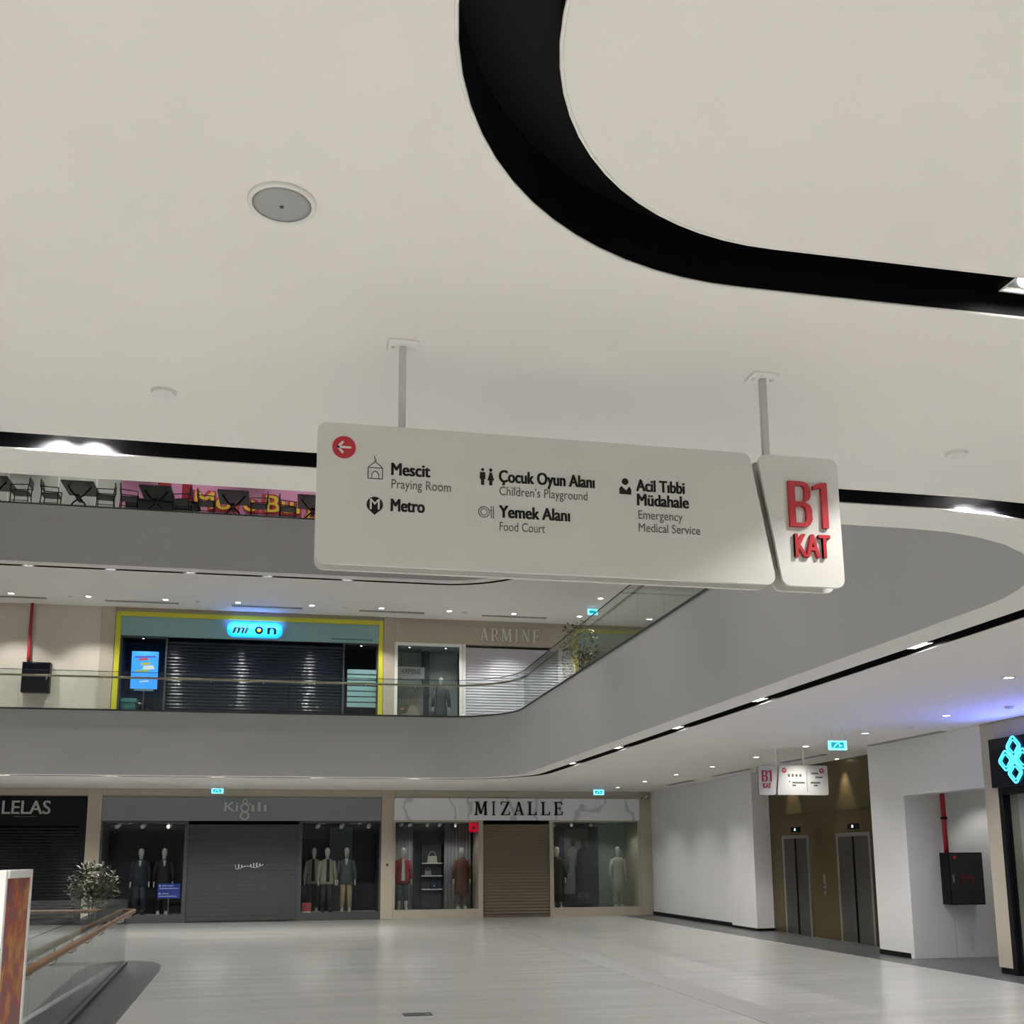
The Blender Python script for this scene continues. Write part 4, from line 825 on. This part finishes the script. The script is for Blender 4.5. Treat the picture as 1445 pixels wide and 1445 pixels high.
def plant(x, y, z, label, h=1.5, n=700, seed=1, w=.45):
    t = thing('potted_plant', (x, y, z), label, 'plant')
    p = MB().loft([(0, 0, 0, .16, .16), (0, 0, .2, .2, .2), (0, 0, .4, .23, .23), (0, 0, .42, .23, .23), (0, 0, .42, .2, .2), (0, 0, .36, .19, .19)], 20, cap=False).build('planter', M['pot'], t); MB().disc(0, 0, .3, .37, .195, 20).build('soil', M['soil'], t)
    rnd = random.Random(seed)
    for k in range(5): a_ = k * 1.26; MB().tube([(0.03 * math.cos(a_), .03 * math.sin(a_), .35), (.1 * math.cos(a_), .1 * math.sin(a_), h * .6), (w * .55 * math.cos(a_), w * .55 * math.sin(a_), h * .9)], [.016, .012, .006], 6).build('stem', M['soil'], t)
    foliage(t, n, 0, 0, h * .72, w, w, h * .34, .12, seed)
plant(7.55, 27.6, F1, 'tall sparse potted tree behind the upper glass balustrade', 2.75, 420, 3, .62)
plant(-4.25, 25.2, 0, 'leafy potted shrub standing beside the LELAS shop pillar', 1.55, 900, 5, .52)

# ------------------------------------------------------------------ food hall furniture
_ch = {}
def chair_meshes():
    f = M['black']; seat = cm('chair_seat', (.05, .05, .052), .4)
    b = MB().box(-.21, .21, -.2, .2, .43, .46); _ch['seat'] = b.mesh('seat', seat)
    b = MB(); b.prism([(-.2, .62), (.2, .62), (.17, .82), (-.17, .82)], .2, .225, 'yz'); b2 = MB(); b2.prism([(-.2, .60), (.2, .60), (.17, .80), (-.17, .80)], .21, .235, 'yz'); _ch['backrest'] = b2.mesh('backrest', seat)
    for k, (sx, sy) in enumerate(((-1, -1), (-1, 1), (1, -1), (1, 1))):
        pts = [(sx * .2, sy * .19, 0), (sx * .19, sy * .18, .44)] if sx < 0 else [(sx * .23, sy * .19, 0), (sx * .19, sy * .18, .44), (sx * .23, sy * .17, .8)]
        _ch['leg%d' % k] = MB().tube(pts, .013, 6).mesh('leg', f)
    b = MB(); b.tube([(-.2, -.19, .6), (.2, -.19, .62)], .012, 6); b.tube([(-.2, -.19, .44), (-.2, -.19, .6)], .012, 6); _ch['arm0'] = b.mesh('armrest', f)
    b = MB(); b.tube([(-.2, .19, .6), (.2, .19, .62)], .012, 6); b.tube([(-.2, .19, .44), (-.2, .19, .6)], .012, 6); _ch['arm1'] = b.mesh('armrest', f)
    for k, q in enumerate((-.19, .19)): _ch['str%d' % k] = MB().tube([(-.2, q, .2), (.21, q, .2)], .009, 6).mesh('stretcher', f)
chair_meshes()
def chair(x, y, rz, label):
    t = thing('cafe_chair', (x, y, F2), label, 'chair', 'food hall chairs', rz)
    for n, k in (('seat', 'seat'), ('backrest', 'backrest'), ('leg', 'leg0'), ('leg', 'leg1'), ('leg', 'leg2'), ('leg', 'leg3'), ('armrest', 'arm0'), ('armrest', 'arm1'), ('stretcher', 'str0'), ('stretcher', 'str1')): place(n, _ch[k], t)
    return t
_tb = {}
def table(x, y, label):
    if not _tb:
        _tb['top'] = MB().prism(rrect(-.39, .39, -.35, .75, .04, 4), .715, .745, 'xy').mesh('table_top', cm('table_dark', (.045, .045, .045), .35))
        for k, s in enumerate((-1, 1)):
            _tb['leg%d' % k] = MB().tube([(s * -.3, 0, .02), (s * -.12, 0, .3), (s * .12, 0, .5), (s * .28, 0, .715)], .02, 8).mesh('leg', M['black'])
        _tb['base'] = MB().box(-.32, .32, -.03, .03, 0, .03).mesh('base', M['black']); _tb['hub'] = MB().box(-.05, .05, -.25, .25, .37, .43).mesh('cross_bar', M['black'])
    t = thing('cafe_table', (x, y, F2), label, 'table', 'food hall tables')
    for n, k in (('table_top', 'top'), ('leg', 'leg0'), ('leg', 'leg1'), ('base', 'base'), ('cross_bar', 'hub')): place(n, _tb[k], t)
for k, xc in enumerate((-9.5, -7.45, -5.46, -3.62, -1.72, .28)):
    back = ('in front of the pale panels', 'in front of the pale panels', 'beside the edge of the pink wall', 'before the dark food counter', 'below the word More', 'below the word Burger')[k]
    table(xc, 27.05, 'dark cafe table at the food hall edge ' + back)
    chair(xc - .66 + .03 * (k % 2), 27.0 + .05 * (k % 3), math.pi + .1 * (k % 2), 'black chair, pale panel side, at table ' + back)
    chair(xc + .64, 27.0 + .04 * (k % 2), .1 * (k % 3) - .1, 'black chair, Burger lettering side, at table ' + back)
t = thing('wall_sign', (-1.0, 30, 11.2), 'yellow and red More Burger lettering on the pink food hall wall', 'sign')
yl = cm('letter_yellow', (.75, .55, .05), .5); rl = cm('letter_red', (.5, .03, .05), .5)
for wd, x0, x1 in (('More', -2.95, -1.3), ('Burger', -1.0, 1.2)):
    lettering(wd, x0 - .05, x1 + .05, 11.45, .54, 30 - .001, rl, t, bold=.085, thick=.04); lettering(wd, x0, x1, 11.48, .48, 30 - .042, yl, t, bold=.02, thick=.02)
t = thing('food_counter', (-3.9, 29.2, F2), 'dark food counter with red boxes before the pink wall', 'counter')
MB().box(-.75, 1.1, -.3, .3, 0, 1.05).build('body', M['darkgrey'], t); MB().box(-.8, 1.15, -.34, .34, 1.05, 1.1).build('worktop', M['black'], t)
for x, wd in ((.2, .32), (.8, .25)):
    q = thing('red_crate', (-3.9 + x, 29.2, F2 + 1.1), 'red crate on the dark food counter', 'crate', 'red crates on the counter'); MB().box(-wd / 2, wd / 2, -.15, .15, 0, .95 if x < .5 else .8).build('body', rl, q, .01); MB().box(-wd / 2 - .01, wd / 2 + .01, -.16, .16, .8, .84).build('rim', M['white'], q)

# ------------------------------------------------------------------ lifts
for k, (ya, yb) in enumerate(((21.5, 22.75), (18.95, 20.28))):
    t = thing('lift_door', (10.95, (ya + yb) / 2, 0), 'steel lift door %s' % ('nearer the white pier' if k == 0 else 'nearer the fire cabinet niche'), 'lift door')
    X = 10.97; b = MB(); b.box(X - .05, X + .02, ya, ya + .07, 0, 2.15); b.box(X - .05, X + .02, yb - .07, yb, 0, 2.15); b.box(X - .05, X + .02, ya + .07, yb - .07, 2.08, 2.15); wpart(b, 'frame', M['chrome'], t, .003)
    ym = (ya + yb) / 2
    for a_, c_, dx in ((ya + .07, ym - .03, .015), (ym + .03, yb - .07, .0)): wpart(MB().box(X - .045 + dx, X - .005, a_, c_, .01, 2.08), 'door_leaf', M['steel'], t)
    wpart(MB().box(X - .012, X + .005, ya + .07, yb - .07, .01, 2.08), 'door_gap', M['black'], t)
    dsp = wpart(MB().box(X - .03, X, ym - .2, ym + .2, 2.22, 2.33), 'display', M['blackgloss'], t); wpart(MB().prism([(ym + .03, 2.25), (ym - .03, 2.25), (ym - .03, 2.28), (ym, 2.31), (ym + .03, 2.28)], X - .033, X - .0301, 'yz'), 'display_digit', mat('digit_%d' % k, (.6, .8, 1), .4, emit=(.5, .75, 1), es=1.5), dsp)
    wpart(MB().box(X - .3, X - .05, ya + .05, yb - .05, .0045, .012), 'threshold', M['chrome'], t)
t = thing('lift_call_panel', (10.97, 20.9, .85), 'narrow steel lift call panel on the bronze wall between the lift doors', 'button panel'); wpart(MB().box(10.945, 10.97, 20.87, 20.95, .9, 1.32), 'plate', M['chrome'], t, .003)
for zz in (1.0, 1.1): wpart(MB().disc(20.91, zz, 10.936, 10.945, .018, 12, 'x'), 'button', M['black'], t)
b = MB(); b.box(10.95, 10.97, 17.6, 23.45, 2.62, 2.635); st(b.build('trim_15', M['bronze']))

# ------------------------------------------------------------------ niche with fire cabinet
t = thing('fire_hose_cabinet', (11.1, 16.52, .87), 'black fire hose cabinet with red print inside the white niche', 'fire cabinet')
wpart(MB().box(10.79, 11.43, 16.27, 16.515, .88, 1.74), 'body', M['black'], t, .006); dr = wpart(MB().box(10.81, 11.41, 16.255, 16.27, .90, 1.72), 'door', cm('cabinet_black', (.02, .02, .022), .5), t, .003)
wpart(MB().box(10.83, 10.85, 16.23, 16.255, 1.25, 1.38), 'handle', M['chrome'], dr)
dim = cm('dim_red_print', (.13, .012, .016))
for q_ in ([(11.0, 1.26), (11.03, 1.26), (11.03, 1.29), (11.1, 1.29), (11.1, 1.38), (11.0, 1.38)], [(11.19, 1.2), (11.23, 1.2), (11.23, 1.36), (11.12, 1.36), (11.12, 1.31), (11.19, 1.31)]): wpart(MB().prism(q_, 16.25, 16.255), 'red_print', dim, dr)
wpart(MB().disc(10.9, 1.66, 16.25, 16.255, .03, 12, 'y'), 'red_sticker', M['redpipe'], dr)
wpart(MB().tube([(10.88, 16.44, 1.74), (10.88, 16.44, 2.4), (10.88, 16.44, 3.19)], .04, 12), 'red_pipe', M['redpipe'], t); wpart(MB().ring(10.88, 16.44, .03, .055, 2.3, 2.34, 14, 'xy'), 'pipe_clamp', M['black'], t)

# ------------------------------------------------------------------ neon shop at the right
s = thing('storefront', (10.2, 11.8, 0), 'black shop front with glowing cyan knot logo and glass door', 'shop front')
wpart(MB().box(10.04, 10.3, 9.6, 13.93, 2.66, 3.37), 'sign_panel', M['blackgloss'], s, .006)
b = MB(); b.box(10.14, 10.26, 13.84, 13.93, 0, 2.66); b.box(10.14, 10.26, 9.6, 9.7, 0, 2.66); b.box(10.14, 10.26, 11.7, 11.8, 0, 2.66); b.box(10.14, 10.26, 9.7, 13.84, 2.56, 2.66); wpart(b, 'door_frame', M['black'], s)
for a_, c_ in ((9.7, 11.7), (11.8, 13.84)): wpart(MB().box(10.19, 10.20, a_, c_, .01, 2.56), 'glass_door', M['shopglass'], s)
for yy in (12.8, 11.0): downlight(11.2, yy, H1, 'added unseen fill downlight inside the glass fronted neon shop', 'added neon shop fill downlights', 45, 110)  # unseen lamps added to brighten the interior behind the glass doors
def rsq(cy, cz, hs, r):
    pts = rrect(-hs, hs, -hs, hs, r, 5); ca, sa = math.cos(R(45)), math.sin(R(45)); return [(10.025, cy + a_ * ca - b_ * sa, cz + a_ * sa + b_ * ca) for a_, b_ in pts]
c0 = (13.36, 3.03); q = .188
for k, (dy, dz) in enumerate(((0, q), (q, 0), (0, -q), (-q, 0))):
    ng = wpart(MB().tube(rsq(c0[0] + dy, c0[1] + dz, .112, .045), .013, 8, closed=True), 'neon_loop', M['neon'], s); wpart(MB().tube(rsq(c0[0] + dy, c0[1] + dz, .072, .025), .009, 8, closed=True), 'neon_loop_inner', M['neon'], s)
nx = MB(); nx.tube([(10.02, c0[0] - .09, c0[1] - .09), (10.02, c0[0] + .09, c0[1] + .09)], .010, 8); nx.tube([(10.02, c0[0] - .09, c0[1] + .09), (10.02, c0[0] + .09, c0[1] - .09)], .010, 8); wpart(nx, 'neon_cross', M['neon'], s)
l = bpy.data.lights.new('sign_light', 'AREA'); l.shape = 'RECTANGLE'; l.size = .5; l.size_y = 2.5; l.energy = 34; l.color = (.16, .2, 1.0)
lo = bpy.data.objects.new('sign_light', l); col.objects.link(lo); lo.location = (9.98, 12.4, 3.1); lo.rotation_euler = (0, R(118), 0); lo.parent = s; lo.matrix_parent_inverse = s.matrix_basis.inverted()

# ------------------------------------------------------------------ floor balustrade at the left, poster stands, floor plate
t = thing('glass_balustrade', (-2.6, 14, 0), 'glass balustrade with wooden handrail around the floor opening', 'balustrade')
A, B = Vector((-1.80, 4.6)), Vector((-2.63, 19.0)); d = (B - A).normalized(); n_ = Vector((-d.y, d.x))
L_ = (B - A).length; k = 11
for i in range(k):
    a_ = A + d * (L_ * i / k + .006); b_ = A + d * (L_ * (i + 1) / k - .006)
    wpart(MB().prism([tuple(a_), tuple(b_), tuple(b_ + n_ * .016), tuple(a_ + n_ * .016)], .06, 1.06, 'xy'), 'glass_panel', M['glass'], t)
    mid = (a_ + b_) / 2; wpart(MB().tube([(mid.x, mid.y, .80), (mid.x - n_.x * .05, mid.y - n_.y * .05, .78), (mid.x - n_.x * .1, mid.y - n_.y * .1, .80), (mid.x - n_.x * .1, mid.y - n_.y * .1, .845)], .011, 8), 'rail_bracket', M['chrome'], t)
a_ = A - n_ * .10; b_ = B - n_ * .10
wpart(MB().tube([(a_.x, a_.y, .865), (b_.x, b_.y, .865)], .034, 14), 'handrail', M['wood'], t)
wpart(MB().prism([tuple(A - n_ * .04), tuple(B - n_ * .04), tuple(B + n_ * .05), tuple(A + n_ * .05)], .0045, .06, 'xy'), 'base_shoe', M['darkgrey'], t)
for i in range(3):
    x0 = -2.66 - i * 1.28; wpart(MB().box(x0 - 1.27, x0, 19.0, 19.016, .06, 1.06), 'glass_panel', M['glass'], t)
wpart(MB().box(-6.5, -2.64, 18.97, 19.05, .0045, .06), 'base_shoe', M['darkgrey'], t); wpart(MB().tube([(-2.55, 19.1, .865), (-6.5, 19.1, .865)], .034, 14), 'handrail', M['wood'], t)
def poster_stand(x, y0, y1, top, label, mt):
    t = thing('poster_stand', (x, (y0 + y1) / 2, 0), label, 'poster stand')
    b = MB(); b.box(x - .02, x + .02, y0, y0 + .045, .03, top); b.box(x - .02, x + .02, y1 - .045, y1, .03, top); b.box(x - .03, x + .03, y0 + .045, y1 - .045, top - .05, top); b.box(x - .03, x + .03, y0 + .045, y1 - .045, .42, .50); wpart(b, 'frame', M['chrome'] if mt is None else M['white'], t, .004)
    wpart(MB().box(x - .012, x + .012, y0 + .045, y1 - .045, .50, top - .05), 'poster_print', mt or M['darkgrey'], t)
    for yy in (y0 + .02, y1 - .02): wpart(MB().box(x - .18, x + .18, yy - .025, yy + .025, .0045, .03), 'foot', M['chrome'], t)
def poster_mat():
    mt = mat('poster_food', (.4, .1, .05), .4); nt = mt.node_tree; b = nt.nodes['Principled BSDF']; tc = nt.nodes.new('ShaderNodeTexCoord'); n = nt.nodes.new('ShaderNodeTexNoise'); n.inputs['Scale'].default_value = 7; n.inputs['Detail'].default_value = 3
    rp = nt.nodes.new('ShaderNodeValToRGB'); e = rp.color_ramp.elements; e[0].position = .36; e[0].color = (.16, .10, .11, 1); e[1].position = .62; e[1].color = (.50, .22, .05, 1); q = e.new(.48); q.color = (.36, .05, .03, 1)
    nt.links.new(tc.outputs['Object'], n.inputs['Vector']); nt.links.new(n.outputs['Fac'], rp.inputs['Fac']); nt.links.new(rp.outputs['Color'], b.inputs['Base Color']); return mt
poster_stand(-1.655, 6.83, 7.5, 1.645, 'white framed stand with orange and red food poster beside the glass balustrade', poster_mat())
poster_stand(-2.9, 11.6, 12.5, 1.67, 'thin steel framed dark poster stand behind the food poster stand', None) if False else None
t = thing('floor_plate', (1.42, 12.2, 0), 'small metal floor access plate lying in the pale floor', 'floor plate'); MB().box(-.16, .16, -.11, .11, 0, .006).build('plate', M['darkgrey'], t, .002); MB().box(.08, .13, -.08, .02, .006, .012).build('lift_tab', M['chrome'], t)
